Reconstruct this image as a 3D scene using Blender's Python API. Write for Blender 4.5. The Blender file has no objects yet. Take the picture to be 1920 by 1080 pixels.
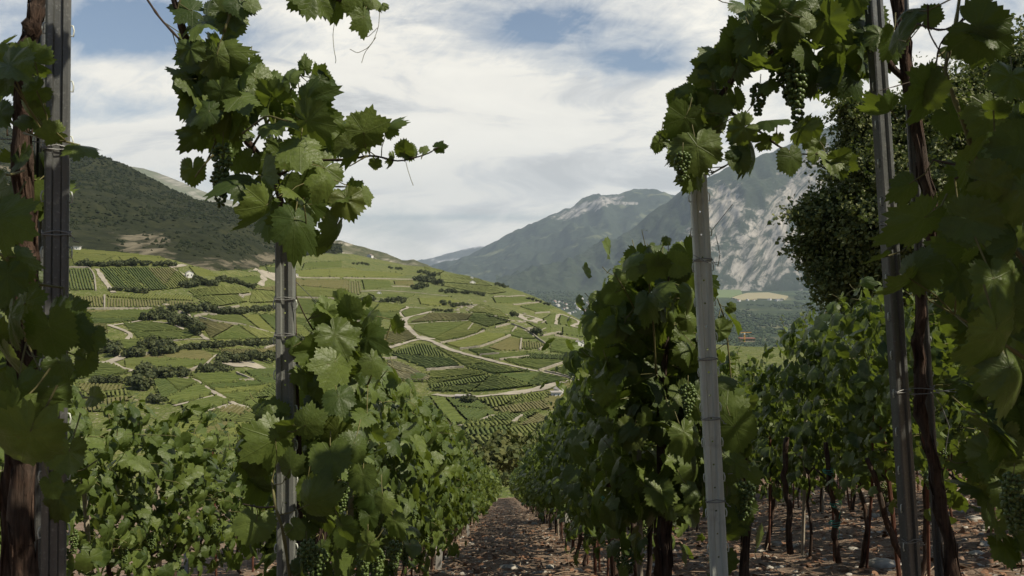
import bpy, math, random
import numpy as np
from mathutils import Vector, Matrix
R = math.radians
rng = np.random.default_rng(7)
random.seed(7)
scene = bpy.context.scene
COL = scene.collection
F = 1598.0            # focal length in pixels of the 1920 wide photograph
HY = 490.0            # horizon line
CX = 960.0

# ------------------------------------------------------------------ camera, sky, sun, exposure
cam_d = bpy.data.cameras.new('camera'); cam = bpy.data.objects.new('camera', cam_d); COL.objects.link(cam)
cam_d.lens = 36*F/1920; cam_d.sensor_width = 36
cam_d.shift_y = (HY-540)/1920
cam.location = (0, 0, 0); cam.rotation_euler = (R(90), 0, 0)
cam_d.clip_start = 0.05; cam_d.clip_end = 90000
cam_d.dof.use_dof = True; cam_d.dof.focus_distance = 9.0; cam_d.dof.aperture_fstop = 18
scene.camera = cam
scene.view_settings.view_transform = 'Standard'
scene.view_settings.look = 'None'
scene.view_settings.gamma = 1
scene.view_settings.exposure = 0.14
scene.render.resolution_x = 1024; scene.render.resolution_y = 576

SUN_EL, SUN_AZ = 50.0, 116.0      # azimuth clockwise from the viewing direction (+Y)
sv = Vector((math.sin(R(SUN_AZ))*math.cos(R(SUN_EL)), math.cos(R(SUN_AZ))*math.cos(R(SUN_EL)), math.sin(R(SUN_EL))))
sl = bpy.data.lights.new('sun', 'SUN'); sl.energy = 5.0; sl.angle = R(0.5); sl.color = (1, .91, .74)
so = bpy.data.objects.new('sun', sl); COL.objects.link(so)
so.rotation_euler = sv.to_track_quat('Z', 'Y').to_euler(); so.location = (0, 0, 60)

class NT:
    def __init__(s, tree):
        s.t = tree; s.n = tree.nodes; s.l = tree.links
    def new(s, typ, **kw):
        nd = s.n.new(typ)
        for k, v in kw.items():
            setattr(nd, k, v)
        return nd
    def inp(s, nd, i, v):
        if v is None: return
        sk = nd.inputs[i]
        if hasattr(v, 'links') or isinstance(v, bpy.types.NodeSocket): s.l.new(v, sk)
        else:
            try: sk.default_value = v
            except Exception: sk.default_value = tuple(v)+(1,)
    def math(s, op, a, b=None, c=None, clamp=False):
        nd = s.new('ShaderNodeMath', operation=op, use_clamp=clamp)
        s.inp(nd, 0, a); s.inp(nd, 1, b); s.inp(nd, 2, c)
        return nd.outputs[0]
    def noise(s, vec, scale, detail=4, rough=.55, dist=0.0, out='Fac'):
        nd = s.new('ShaderNodeTexNoise'); s.inp(nd, 'Vector', vec); s.inp(nd, 'Scale', scale)
        s.inp(nd, 'Detail', detail); s.inp(nd, 'Roughness', rough); s.inp(nd, 'Distortion', dist)
        return nd.outputs[out]
    def mapr(s, v, a, b, c=0.0, d=1.0, smooth=False):
        nd = s.new('ShaderNodeMapRange'); nd.clamp = True
        if smooth: nd.interpolation_type = 'SMOOTHSTEP'
        s.inp(nd, 0, v); s.inp(nd, 1, a); s.inp(nd, 2, b); s.inp(nd, 3, c); s.inp(nd, 4, d)
        return nd.outputs[0]
    def mix(s, f, a, b, typ='MIX'):
        nd = s.new('ShaderNodeMix', data_type='RGBA', blend_type=typ)
        s.inp(nd, 0, f); s.inp(nd, 6, a); s.inp(nd, 7, b)
        return nd.outputs[2]
    def sep(s, v):
        nd = s.new('ShaderNodeSeparateXYZ'); s.inp(nd, 0, v); return nd.outputs
    def comb(s, x, y, z=0.0):
        nd = s.new('ShaderNodeCombineXYZ'); s.inp(nd, 0, x); s.inp(nd, 1, y); s.inp(nd, 2, z); return nd.outputs[0]

def c4(c): return (c[0], c[1], c[2], 1)

W = bpy.data.worlds.new('World'); scene.world = W; W.use_nodes = True
w = NT(W.node_tree); w.n.clear()
sky = w.new('ShaderNodeTexSky', sky_type='NISHITA'); sky.sun_disc = False
sky.sun_elevation = R(SUN_EL); sky.sun_rotation = R(SUN_AZ); sky.altitude = 700; sky.dust_density = 0.6; sky.air_density = 1.0
tc = w.new('ShaderNodeTexCoord').outputs['Generated']
dx, dy, dz = w.sep(tc)
# direction ratios: azimuth tangent and elevation tangent of the world direction
dyc = w.math('MAXIMUM', w.math('ABSOLUTE', dy), 0.15)
ua = w.math('DIVIDE', dx, dyc); ue = w.math('DIVIDE', dz, dyc)
p1 = w.comb(w.math('MULTIPLY', ua, 1.5), w.math('MULTIPLY', ue, 5.2), 0.3)
# long slanted wisps
sl1 = w.comb(w.math('ADD', w.math('MULTIPLY', ua, 2.4), w.math('MULTIPLY', ue, -3.0)), w.math('ADD', w.math('MULTIPLY', ue, 9.0), w.math('MULTIPLY', ua, 2.0)), 1.7)
n1 = w.noise(p1, 1.6, 8, .55, .35)
n2 = w.noise(sl1, 1.7, 9, .62, .5)
n3 = w.noise(w.comb(w.math('MULTIPLY', ua, 7.0), w.math('MULTIPLY', ue, 16.0), 4.0), 1.3, 8, .6, .3)
n4 = w.noise(w.comb(w.math('ADD', w.math('MULTIPLY', ua, 9.0), w.math('MULTIPLY', ue, 14.0)), w.math('ADD', w.math('MULTIPLY', ue, 26.0), w.math('MULTIPLY', ua, -16.0)), 9.0), 1.1, 8, .68, .8)
cov = w.math('ADD', w.math('MULTIPLY', n1, .9), w.math('MULTIPLY', n2, .8))
cov = w.math('ADD', w.math('SUBTRACT', cov, .07), w.math('MULTIPLY', n3, .45))
cov = w.math('ADD', cov, w.math('MULTIPLY', n4, .62))
def blob(px, py, rx, ry, amp):
    a0 = (px-CX)/F; e0 = (HY-py)/F
    qx = w.math('DIVIDE', w.math('SUBTRACT', ua, a0), rx/F); qy = w.math('DIVIDE', w.math('SUBTRACT', ue, e0), ry/F)
    d2 = w.math('ADD', w.math('MULTIPLY', qx, qx), w.math('MULTIPLY', qy, qy))
    return w.math('MULTIPLY', w.math('POWER', 2.718, w.math('MULTIPLY', d2, -1.0)), amp)
for b in [(260, 45, 210, 80, -.85), (60, 170, 90, 60, -.35), (290, 205, 150, 24, -.42), (1200, 108, 120, 34, -.42), (1010, 45, 130, 44, -.46),
          (1100, 130, 260, 16, -.15), (1880, 20, 120, 60, -.3), (560, 190, 260, 90, .35), (900, 180, 300, 80, .25), (250, 270, 200, 40, .45), (950, 330, 500, 60, .15), (860, 408, 180, 7, -.30), (930, 452, 260, 26, .2), (600, 20, 120, 60, .2), (180,130,140,22,.25)]:
    cov = w.math('ADD', cov, blob(*b))
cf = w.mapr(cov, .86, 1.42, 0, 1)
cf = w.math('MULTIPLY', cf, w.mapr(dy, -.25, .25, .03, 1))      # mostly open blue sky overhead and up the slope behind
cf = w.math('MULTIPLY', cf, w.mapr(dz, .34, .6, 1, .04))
# cloud body: bright cream to blue grey undersides
sh = w.noise(w.comb(w.math('MULTIPLY', ua, 3.2), w.math('MULTIPLY', ue, 12.0), 8.0), 1.5, 9, .62, .6)
shb = w.math('ADD', sh, blob(1180, 320, 240, 45, -.10))
shb = w.math('ADD', shb, blob(950, 395, 300, 14, -.07))
shb = w.math('ADD', shb, blob(1150, 362, 40, 16, .25))
shb = w.math('ADD', shb, blob(1235, 345, 60, 16, -.18))
shb = w.math('ADD', shb, blob(240, 280, 170, 40, .02))
ccol = w.new('ShaderNodeValToRGB'); w.inp(ccol, 0, shb)
cr = ccol.color_ramp; cr.elements[0].position = .28; cr.elements[0].color = (.50, .505, .505, 1)
cr.elements[1].position = .62; cr.elements[1].color = (1.02, .975, .865, 1)
e = cr.elements.new(.38); e.color = (.72, .715, .69, 1)
e = cr.elements.new(.46); e.color = (.95, .91, .815, 1)
skc = w.mix(1.0, sky.outputs[0], (.088*1.0, .088*1.0, .088*1.0, 1), 'MULTIPLY')
# thin veil and the paler band above the horizon
veil = w.mapr(ue, 0.0, .22, .55, .05)
skc = w.mix(w.math('MULTIPLY', veil, w.mapr(dy, -.25, .25, .1, 1)), skc, (.50, .54, .58, 1))
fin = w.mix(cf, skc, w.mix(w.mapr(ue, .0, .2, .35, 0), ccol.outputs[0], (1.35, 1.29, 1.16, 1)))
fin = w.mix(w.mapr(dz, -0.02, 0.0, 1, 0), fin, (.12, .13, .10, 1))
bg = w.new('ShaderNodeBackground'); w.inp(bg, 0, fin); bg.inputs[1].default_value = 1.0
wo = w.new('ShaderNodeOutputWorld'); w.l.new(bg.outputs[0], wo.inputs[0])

# ------------------------------------------------------------------ helpers
def P(px, py, D):
    return np.array([(px-CX)/F*D, D, (HY-py)/F*D])

def _hash(ix, iy, seed):
    h = (ix.astype(np.int64)*374761393 + iy.astype(np.int64)*668265263 + seed*1442695041) & 0xffffffff
    h = (h ^ (h >> 13))*1274126177 & 0xffffffff
    return ((h ^ (h >> 16)) & 0xffff)/65535.0
def vnoise(x, y, seed=0):
    x = np.asarray(x, float); y = np.asarray(y, float)
    ix = np.floor(x); iy = np.floor(y); fx = x-ix; fy = y-iy
    fx = fx*fx*(3-2*fx); fy = fy*fy*(3-2*fy)
    a = _hash(ix, iy, seed); b = _hash(ix+1, iy, seed); c = _hash(ix, iy+1, seed); d = _hash(ix+1, iy+1, seed)
    return (a*(1-fx)+b*fx)*(1-fy)+(c*(1-fx)+d*fx)*fy
def fbm(x, y, seed=0, oct=5, ridged=False):
    s = 0; amp = .5; tot = 0
    for o in range(oct):
        n = vnoise(x*2**o+o*17.3, y*2**o-o*9.1, seed+o)
        if ridged: n = 1-abs(2*n-1)
        s = s+amp*n; tot += amp; amp *= .5
    return s/tot

class MB:
    """collects vertices, faces, material slots and a per-vertex vector; builds ONE mesh object"""
    def __init__(s): s.V = []; s.Fc = []; s.M = []; s.A = []; s.n = 0
    def add(s, V, faces, mat=0, attr=None):
        V = np.asarray(V, float).reshape(-1, 3)
        s.V.append(V)
        s.A.append(np.zeros((len(V), 3)) if attr is None else np.asarray(attr, float))
        if isinstance(faces, np.ndarray):
            s.Fc.append(faces+s.n); s.M.append(np.full(len(faces), mat))
        else:
            by = {}
            for f in faces: by.setdefault(len(f), []).append(f)
            for k, fl in by.items():
                a = np.array(fl)+s.n; s.Fc.append(a); s.M.append(np.full(len(a), mat))
        s.n += len(V); return s
    def box(s, c, size, mat=0, rot=None):
        h = np.array(size)/2
        v = np.array([[x, y, z] for x in (-1, 1) for y in (-1, 1) for z in (-1, 1)])*h
        if rot is not None: v = v@np.array(rot).T
        f = np.array([[0, 1, 3, 2], [4, 6, 7, 5], [0, 4, 5, 1], [2, 3, 7, 6], [0, 2, 6, 4], [1, 5, 7, 3]])
        return s.add(v+np.array(c), f, mat)
    def tube(s, pts, rad, k=8, mat=0, cap=True, jit=0.0):
        pts = np.asarray(pts, float); n = len(pts)
        rad = np.full(n, rad) if np.isscalar(rad) else np.asarray(rad, float)
        T = np.gradient(pts, axis=0); T /= np.linalg.norm(T, axis=1)[:, None]+1e-12
        up = np.array([0, 0, 1.]) if abs(T[0][2]) < .9 else np.array([1., 0, 0])
        V = []; N = np.cross(T[0], up); N /= np.linalg.norm(N)
        for i in range(n):
            N = N-T[i]*np.dot(N, T[i]); N /= np.linalg.norm(N)+1e-12
            B = np.cross(T[i], N)
            a = np.arange(k)/k*2*math.pi
            rr = rad[i]*(1+(rng.normal(0, jit, k) if jit else 0))
            V.append(pts[i]+(np.cos(a)*rr)[:, None]*N+(np.sin(a)*rr)[:, None]*B)
        V = np.concatenate(V)
        f = []
        for i in range(n-1):
            for j in range(k):
                f.append([i*k+j, i*k+(j+1) % k, (i+1)*k+(j+1) % k, (i+1)*k+j])
        s.add(V, np.array(f), mat)
        if cap:
            s.Fc.append(np.array([list(range(k))[::-1]])+s.n-len(V)); s.M.append(np.array([mat]))
            s.Fc.append(np.array([list(range((n-1)*k, n*k))])+s.n-len(V)); s.M.append(np.array([mat]))
        return s
    def mesh(s, name, mats, smooth=False):
        me = bpy.data.meshes.new(name)
        V = np.concatenate(s.V); me.vertices.add(len(V)); me.vertices.foreach_set('co', V.ravel())
        tot = sum(f.size for f in s.Fc); nf = sum(len(f) for f in s.Fc)
        me.loops.add(tot); me.polygons.add(nf)
        me.loops.foreach_set('vertex_index', np.concatenate([f.ravel() for f in s.Fc]).astype(np.int32))
        ls = np.concatenate([np.full(len(f), f.shape[1]) for f in s.Fc]); st = np.concatenate([[0], np.cumsum(ls)[:-1]])
        me.polygons.foreach_set('loop_start', st.astype(np.int32))
        me.polygons.foreach_set('material_index', np.concatenate(s.M).astype(np.int32))
        me.polygons.foreach_set('use_smooth', np.full(nf, smooth))
        for m in (mats if isinstance(mats, (list, tuple)) else [mats]): me.materials.append(m)
        at = me.attributes.new('luv', 'FLOAT_VECTOR', 'POINT'); at.data.foreach_set('vector', np.concatenate(s.A).ravel())
        me.update(calc_edges=True)
        return me
    def build(s, name, mats, parent=None, smooth=False):
        o = bpy.data.objects.new(name, s.mesh(name, mats, smooth)); COL.objects.link(o)
        if parent: o.parent = parent
        return o
def tag(o, label=None, cat=None, group=None, kind=None):
    if label: o['label'] = label
    if cat: o['category'] = cat
    if group: o['group'] = group
    if kind: o['kind'] = kind
    return o
def thing(name, loc, label, cat, group=None, rz=0.0):
    o = bpy.data.objects.new(name, None); COL.objects.link(o); o.location = tuple(loc); o.rotation_euler = (0, 0, rz)
    o.empty_display_size = .1
    return tag(o, label, cat, group)
def dup(root, loc, rz=0.0, label=None, group=None, scale=(1, 1, 1)):
    r = root.copy(); COL.objects.link(r); r.location = tuple(loc); r.rotation_euler = (0, 0, rz); r.scale = scale
    if label: r['label'] = label
    if group: r['group'] = group
    for ch in list(root.children):
        c = ch.copy(); COL.objects.link(c); c.parent = r
        for g in list(ch.children):
            d = g.copy(); COL.objects.link(d); d.parent = c
    return r

# ------------------------------------------------------------------ materials
def newmat(name):
    m = bpy.data.materials.new(name); m.use_nodes = True; t = NT(m.node_tree); t.n.clear()
    out = t.new('ShaderNodeOutputMaterial')
    return m, t, out
def principled(t, out, base, rough=.6, metal=0.0, spec=.4, normal=None):
    p = t.new('ShaderNodeBsdfPrincipled'); t.inp(p, 'Base Color', base); t.inp(p, 'Roughness', rough); t.inp(p, 'Metallic', metal)
    t.inp(p, 'Specular IOR Level', spec)
    if normal: t.inp(p, 'Normal', normal)
    if out: t.l.new(p.outputs[0], out.inputs[0])
    return p
def bump(t, h, strength=.5, dist=.01):
    b = t.new('ShaderNodeBump'); t.inp(b, 'Strength', strength); t.inp(b, 'Distance', dist); t.inp(b, 'Height', h)
    return b.outputs[0]
def simple(name, col, rough=.7, metal=0., var=.25, scale=8., bumpd=0.):
    m, t, out = newmat(name)
    o = t.new('ShaderNodeTexCoord').outputs['Object']
    n = t.noise(o, scale, 5)
    dark = tuple(c*(1-var) for c in col)+(1,); lite = tuple(min(1, c*(1+var)) for c in col)+(1,)
    principled(t, out, t.mix(t.mapr(n, .3, .7), dark, lite), rough, metal, .3, bump(t, n, .5, bumpd) if bumpd else None)
    return m

def leaf_material(name, base, tip, trans, veins=True, rough=.44, tr=.32):
    m, t, out = newmat(name)
    a = t.new('ShaderNodeAttribute', attribute_name='luv'); x, y, tint = t.sep(a.outputs['Vector'])
    oi = t.new('ShaderNodeObjectInfo').outputs['Random']
    var = t.math('FRACT', t.math('ADD', tint, t.math('MULTIPLY', oi, .37)))
    c = t.mix(t.mapr(var, 0, .85), c4(base), c4(tip))
    c = t.mix(t.mapr(var, .94, 1.0), c, (base[0]*2.6, base[1]*1.9, base[2]*1.6, 1))
    nrm = None
    if veins:
        r = t.math('SQRT', t.math('ADD', t.math('MULTIPLY', x, x), t.math('MULTIPLY', y, y)))
        ang = t.math('ABSOLUTE', t.math('ARCTAN2', x, y))
        d = t.math('PINGPONG', ang, R(26))
        perp = t.math('MULTIPLY', r, t.math('SINE', d)); al = t.math('MULTIPLY', r, t.math('COSINE', d))
        v1 = t.mapr(perp, .004, .020, 1, 0, True)
        wob = t.math('MULTIPLY', t.noise(a.outputs['Vector'], 3.0, 2), .16)
        q = t.math('PINGPONG', t.math('ADD', t.math('SUBTRACT', al, t.math('MULTIPLY', perp, .8)), wob), .085)
        v2 = t.mapr(q, .0, .010, .38, 0, True)
        vv = t.math('MAXIMUM', v1, v2)
        c = t.mix(t.math('MULTIPLY', vv, .34), c, (base[0]*2.6+.02, base[1]*2.0+.02, base[2]*2.2+.01, 1))
        blot = t.noise(a.outputs['Vector'], 3.5, 4)
        c = t.mix(t.mapr(blot, .35, .75, 0, .45), c, (base[0]*.75, base[1]*.72, base[2]*.8, 1))
        edge = t.noise(a.outputs['Vector'], 9, 3)
        spots = t.math('MULTIPLY', t.mapr(edge, .66, .74), t.mapr(var, .55, .8))
        c = t.mix(t.math('MULTIPLY', spots, .6), c, (.12, .085, .03, 1))
        hgt = t.math('ADD', t.math('MULTIPLY', vv, -1.0), t.math('MULTIPLY', t.noise(a.outputs['Vector'], 9, 3), 1.2))
        nrm = bump(t, hgt, .40, .004)
    pb = principled(t, None, c, rough, 0, .32, nrm)
    tl = t.new('ShaderNodeBsdfTranslucent'); t.inp(tl, 0, t.mix(.35, c4(trans), c, 'MIX'))
    ms = t.new('ShaderNodeMixShader'); t.inp(ms, 0, tr)
    t.l.new(pb.outputs[0], ms.inputs[1]); t.l.new(tl.outputs[0], ms.inputs[2]); t.l.new(ms.outputs[0], out.inputs[0])
    return m

M = {}
M['leaf'] = leaf_material('vine_leaf', (.038, .064, .015), (.120, .160, .034), (.26, .35, .03), tr=.27)
M['leaf_far'] = leaf_material('vine_leaf_small', (.040, .066, .015), (.125, .160, .034), (.24, .32, .03), veins=False, tr=.27)
M['tree_leaf'] = leaf_material('tree_leaf', (.045, .065, .018), (.17, .18, .05), (.12, .20, .02), veins=False, rough=.5, tr=.22)
M['shrub_leaf'] = leaf_material('shrub_leaf', (.034, .044, .014), (.070, .082, .026), (.09, .11, .02), veins=False, rough=.7, tr=.12)
M['brown_leaf'] = leaf_material('brown_bush_leaf', (.05, .07, .02), (.12, .125, .035), (.15, .17, .03), veins=False, rough=.7, tr=.2)
def row_material(name, a, b, c):
    m, t, out = newmat(name)
    o = t.new('ShaderNodeNewGeometry').outputs['Position']
    at = t.new('ShaderNodeAttribute', attribute_name='luv'); ax, ay, az = t.sep(at.outputs['Vector'])
    n = t.noise(o, .35, 5, .65); n2 = t.noise(o, .02, 4, .6)
    col = t.mix(t.mapr(n, .3, .7), c4(a), c4(b))
    col = t.mix(t.mapr(n2, .4, .72, 0, .55), col, c4(c))
    col = t.mix(t.math('MULTIPLY', ax, .30), col, (a[0]*.7, a[1]*.75, a[2]*.8, 1))
    principled(t, out, col, .85, 0, .15)
    return m
M['row_light'] = row_material('vine_rows_light', (0.112, 0.132, 0.030), (0.168, 0.181, 0.048), (0.178, 0.172, 0.057))
M['row_mid'] = row_material('vine_rows', (0.075, 0.100, 0.023), (0.124, 0.147, 0.037), (0.133, 0.140, 0.044))
M['row_dark'] = row_material('vine_rows_dark', (0.057, 0.082, 0.021), (0.094, 0.119, 0.032), (0.106, 0.119, 0.037))
M['row_olive'] = row_material('vine_rows_olive', (0.112, 0.110, 0.037), (0.168, 0.153, 0.057), (0.178, 0.151, 0.067))
M['straw'] = row_material('straw_field', (.21, .19, .10), (.27, .24, .13), (.17, .17, .07))
M['wheat'] = row_material('wheat_field', (.30, .26, .14), (.36, .31, .18), (.30, .27, .15))
M['meadow'] = row_material('meadow_field', (.12, .17, .055), (.17, .21, .08), (.16, .19, .08))
M['road'] = simple('dusty_road', (.31, .275, .21), .9, 0, .25, .12)
M['wallstone'] = simple('dry_stone', (.27, .24, .18), .9, 0, .3, .6)
M['plaster'] = simple('white_plaster', (.66, .64, .58), .8, 0, .08, .5)
M['roof'] = simple('brown_roof', (.20, .16, .13), .8, 0, .25, 1.5)
M['roof_pale'] = simple('pale_roof', (.34, .31, .28), .8, 0, .2, 1.5)
M['redroof'] = simple('red_roof', (.24, .10, .07), .8, 0, .2, 1.)
M['darkglass'] = simple('dark_window', (.03, .035, .04), .2, 0, .1, 1.)
M['orange'] = simple('orange_paint', (.60, .30, .06), .5, 0, .1, 1.)
M['stake_rust'] = simple('rusty_stake', (.115, .050, .032), .75, .2, .4, 18., .003)
M['wood_stake'] = simple('weathered_wood', (.30, .26, .20), .85, 0, .3, 20., .003)
M['grey_stake'] = simple('concrete_grey', (.42, .41, .37), .85, 0, .2, 14., .002)
M['cane'] = simple('green_brown_cane', (.13, .12, .045), .65, 0, .35, 14., .002)
M['cane_brown'] = simple('brown_cane', (.045, .03, .018), .75, 0, .35, 20., .003)
M['tie'] = simple('green_plastic_tie', (.05, .28, .22), .4, 0, .1, 5.)
M['wire'] = simple('galvanised_wire', (.26, .26, .25), .6, .5, .2, 40.)
M['stone'] = simple('pale_stone', (.36, .33, .28), .9, 0, .35, 12., .01)
def bark():
    m, t, out = newmat('vine_bark')
    o = t.new('ShaderNodeTexCoord').outputs['Object']
    mp = t.new('ShaderNodeMapping'); t.inp(mp, 0, o); mp.inputs['Scale'].default_value = (90, 90, 9)
    n = t.noise(mp.outputs[0], 1.0, 6, .65, .6); n2 = t.noise(o, 9, 4)
    c = t.mix(t.mapr(n, .35, .68), (.018, .011, .008, 1), (.125, .080, .058, 1))
    c = t.mix(t.mapr(n2, .45, .7, 0, .6), c, (.10, .085, .072, 1))
    principled(t, out, c, .9, 0, .15, bump(t, n, 1.0, .012))
    return m
M['bark'] = bark()
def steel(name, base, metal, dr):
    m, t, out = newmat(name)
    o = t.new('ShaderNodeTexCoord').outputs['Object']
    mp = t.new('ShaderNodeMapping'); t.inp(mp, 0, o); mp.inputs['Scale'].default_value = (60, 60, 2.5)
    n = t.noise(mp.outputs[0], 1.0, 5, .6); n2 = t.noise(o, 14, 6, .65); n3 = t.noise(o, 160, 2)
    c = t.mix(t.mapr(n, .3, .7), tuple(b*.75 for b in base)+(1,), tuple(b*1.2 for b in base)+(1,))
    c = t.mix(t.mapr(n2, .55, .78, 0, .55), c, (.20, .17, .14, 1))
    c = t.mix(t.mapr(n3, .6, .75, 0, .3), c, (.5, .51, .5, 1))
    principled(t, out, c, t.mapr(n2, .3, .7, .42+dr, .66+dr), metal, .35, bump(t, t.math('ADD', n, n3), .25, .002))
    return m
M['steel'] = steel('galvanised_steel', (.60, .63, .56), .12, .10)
M['steel_shaded'] = steel('shade_toned_steel', (.15, .155, .15), .55, -.06)  # copy of the post steel, its colour darkened for posts in shade
M['steel_half_shaded'] = steel('half_shade_toned_steel', (.20, .21, .19), .20, .05)  # post steel with the shade of the leaf crown put into its colour
def grape():
    m, t, out = newmat('green_grape')
    o = t.new('ShaderNodeTexCoord').outputs['Object']; n = t.noise(o, 30, 4)
    c = t.mix(t.mapr(n, .3, .7), (.055, .09, .022, 1), (.11, .15, .04, 1))
    p = principled(t, out, c, .38, 0, .4); t.inp(p, 'Subsurface Weight', .25); t.inp(p, 'Subsurface Radius', (.008, .01, .003)); t.inp(p, 'Subsurface Scale', 1.0)
    return m
M['grape'] = grape()
def soil():
    m, t, out = newmat('stony_soil')
    o = t.new('ShaderNodeTexCoord').outputs['Object']
    big = t.noise(o, .8, 5, .6); med = t.noise(o, 6, 6, .7); fine = t.noise(o, 45, 4, .7)
    c = t.mix(t.mapr(med, .32, .68), (.12, .080, .055, 1), (.30, .225, .165, 1))
    vo = t.new('ShaderNodeTexVoronoi', feature='F1'); t.inp(vo, 'Vector', o); t.inp(vo, 'Scale', 22.)
    vc = t.sep(vo.outputs['Color'])
    peb = t.math('MULTIPLY', t.mapr(vo.outputs['Distance'], .18, .34, 1, 0), t.mapr(vc[0], .45, .55))
    c = t.mix(peb, c, t.mix(vc[1], (.30, .26, .22, 1), (.55, .51, .44, 1)))
    red = t.math('MULTIPLY', t.mapr(vo.outputs['Distance'], .2, .4, 1, 0), t.mapr(vc[0], .30, .25))
    c = t.mix(t.math('MULTIPLY', red, .8), c, (.26, .10, .05, 1))
    c = t.mix(t.mapr(big, .5, .7, 0, .4), c, (.16, .105, .07, 1))
    h = t.math('ADD', t.math('MULTIPLY', fine, .4), t.math('ADD', med, peb))
    principled(t, out, c, .95, 0, .15, bump(t, h, .9, .04))
    return m
M['soil'] = soil()
def terrain_mat():
    m, t, out = newmat('dry_grass_terraces')
    o = t.new('ShaderNodeNewGeometry').outputs['Position']
    n = t.noise(o, .012, 6, .6, .4); n2 = t.noise(o, .15, 5, .7); n3 = t.noise(o, .6, 3, .6)
    c = t.mix(t.mapr(n2, .35, .65), (.085, .108, .024, 1), (.165, .170, .048, 1))
    c = t.mix(t.mapr(n, .40, .62, 0, .55), c, (.075, .105, .030, 1))
    c = t.mix(t.math('MULTIPLY', t.mapr(n3, .55, .68), t.mapr(n2, .42, .6)), c, (.30, .26, .19, 1))
    principled(t, out, c, .95, 0, .1, bump(t, t.math('ADD', n2, n3), .8, 1.2))
    return m
M['terrain'] = terrain_mat()
def mountain_mat(name, forest, forest2, scrub, rock, rockamt, masks=(), fs=1.0, meadow=None):
    """masks: world (X,Z) ellipses (x, z, rx, rz, angle) where bare rock shows"""
    m, t, out = newmat(name)
    o = t.new('ShaderNodeNewGeometry').outputs['Position']
    px, py, pz = t.sep(o)
    n = t.noise(o, .0016*fs, 8, .62, .5); nf = t.noise(o, .02*fs, 6, .7); nn = t.noise(o, .005*fs, 7, .65, .3)
    c = t.mix(t.mapr(nf, .35, .65), c4(forest), c4(forest2))
    c = t.mix(t.mapr(nn, .48, .66, 0, .75), c, c4(scrub))
    r = t.mapr(n, rockamt, rockamt+.09)
    if meadow:
        c = t.mix(t.mapr(t.noise(o, .0022*fs, 6, .7, .2), .56, .62, 0, .7), c, c4(meadow))
    for (mx, mz, rx, rz, an) in masks:
        ca, sa = math.cos(an), math.sin(an)
        ddx = t.math('SUBTRACT', px, mx); ddz = t.math('SUBTRACT', pz, mz)
        u = t.math('DIVIDE', t.math('ADD', t.math('MULTIPLY', ddx, ca), t.math('MULTIPLY', ddz, sa)), rx)
        v = t.math('DIVIDE', t.math('SUBTRACT', t.math('MULTIPLY', ddz, ca), t.math('MULTIPLY', ddx, sa)), rz)
        d = t.math('SQRT', t.math('ADD', t.math('MULTIPLY', u, u), t.math('MULTIPLY', v, v)))
        sd = t.math('ADD', d, t.math('MULTIPLY', t.math('SUBTRACT', nn, .5), 3.0))
        r = t.math('MAXIMUM', r, t.mapr(sd, .8, 1.15, 1, 0, True))
    ca_, sa_ = math.cos(R(48)), math.sin(R(48))
    su = t.math('ADD', t.math('MULTIPLY', px, ca_), t.math('MULTIPLY', pz, sa_)); sw = t.math('SUBTRACT', t.math('MULTIPLY', pz, ca_), t.math('MULTIPLY', px, sa_))
    st = t.noise(t.comb(t.math('MULTIPLY', su, .0022*fs), t.math('MULTIPLY', sw, .010*fs), t.math('MULTIPLY', py, .0015*fs)), 1., 8, .68, .9)
    rc = t.mix(t.mapr(st, .35, .66), tuple(x*.45 for x in rock)+(1,), tuple(min(1, x*1.35) for x in rock)+(1,))
    c = t.mix(t.math('MULTIPLY', r, t.mapr(st, .40, .52, .05, 1)), c, rc)
    principled(t, out, c, .95, 0, .05, bump(t, t.math('ADD', t.math('ADD', nf, nn), st), .7, 14./fs))
    return m

# ------------------------------------------------------------------ middle terrain: bowl of vineyards
pxg = np.arange(-900, 2900, 4.0)
def smoothcol(xs, ys, s=10):
    v = np.interp(pxg, xs, ys); k = np.exp(-np.linspace(-2.5, 2.5, 2*s+1)**2); k /= k.sum()
    return np.convolve(np.pad(v, s, mode='edge'), k, mode='valid')
CPX = [-900, 0, 130, 200, 310, 400, 470, 535, 600, 660, 700, 760, 800, 850, 940, 1000, 1050, 1100, 1200, 1400, 2900]
cr_y = smoothcol(CPX, [430, 462, 467, 472, 484, 508, 506, 488, 474, 476, 484, 497, 500, 512, 533, 555, 580, 606, 640, 650, 660], 5)
cr_d = smoothcol(CPX, [760, 740, 740, 745, 760, 740, 850, 1150, 1400, 1550, 1600, 1600, 1600, 1550, 1350, 1250, 1100, 950, 850, 760, 700])
nr_d = smoothcol([-900, 0, 200, 535, 940, 1200, 2900], [240, 222, 215, 205, 175, 200, 240])
gmx = smoothcol([-900, 380, 700, 2900], [0, 0, 1, 1], 16)
GT = ([0, .427, .716, .81, .892, 1.0], [0, .375, .575, .669, .804, 1.0])
def colv(px): return (np.interp(px, pxg, cr_y), np.interp(px, pxg, cr_d), np.interp(px, pxg, nr_d), np.interp(px, pxg, gmx))
def depth_of(px, py):
    cy, cd, nd, m = colv(px)
    t = np.clip((900-np.asarray(py, float))/(900-cy), 0, 1)
    g = (1-m)*t+m*np.interp(t, *GT)
    return nd*(cd/nd)**g
def mid_noise(x, y):
    return (fbm(x/55., y/55., 3, 3)-.5)*2.0 + (fbm(x/17., y/17., 9, 2)-.5)*.3
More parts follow.
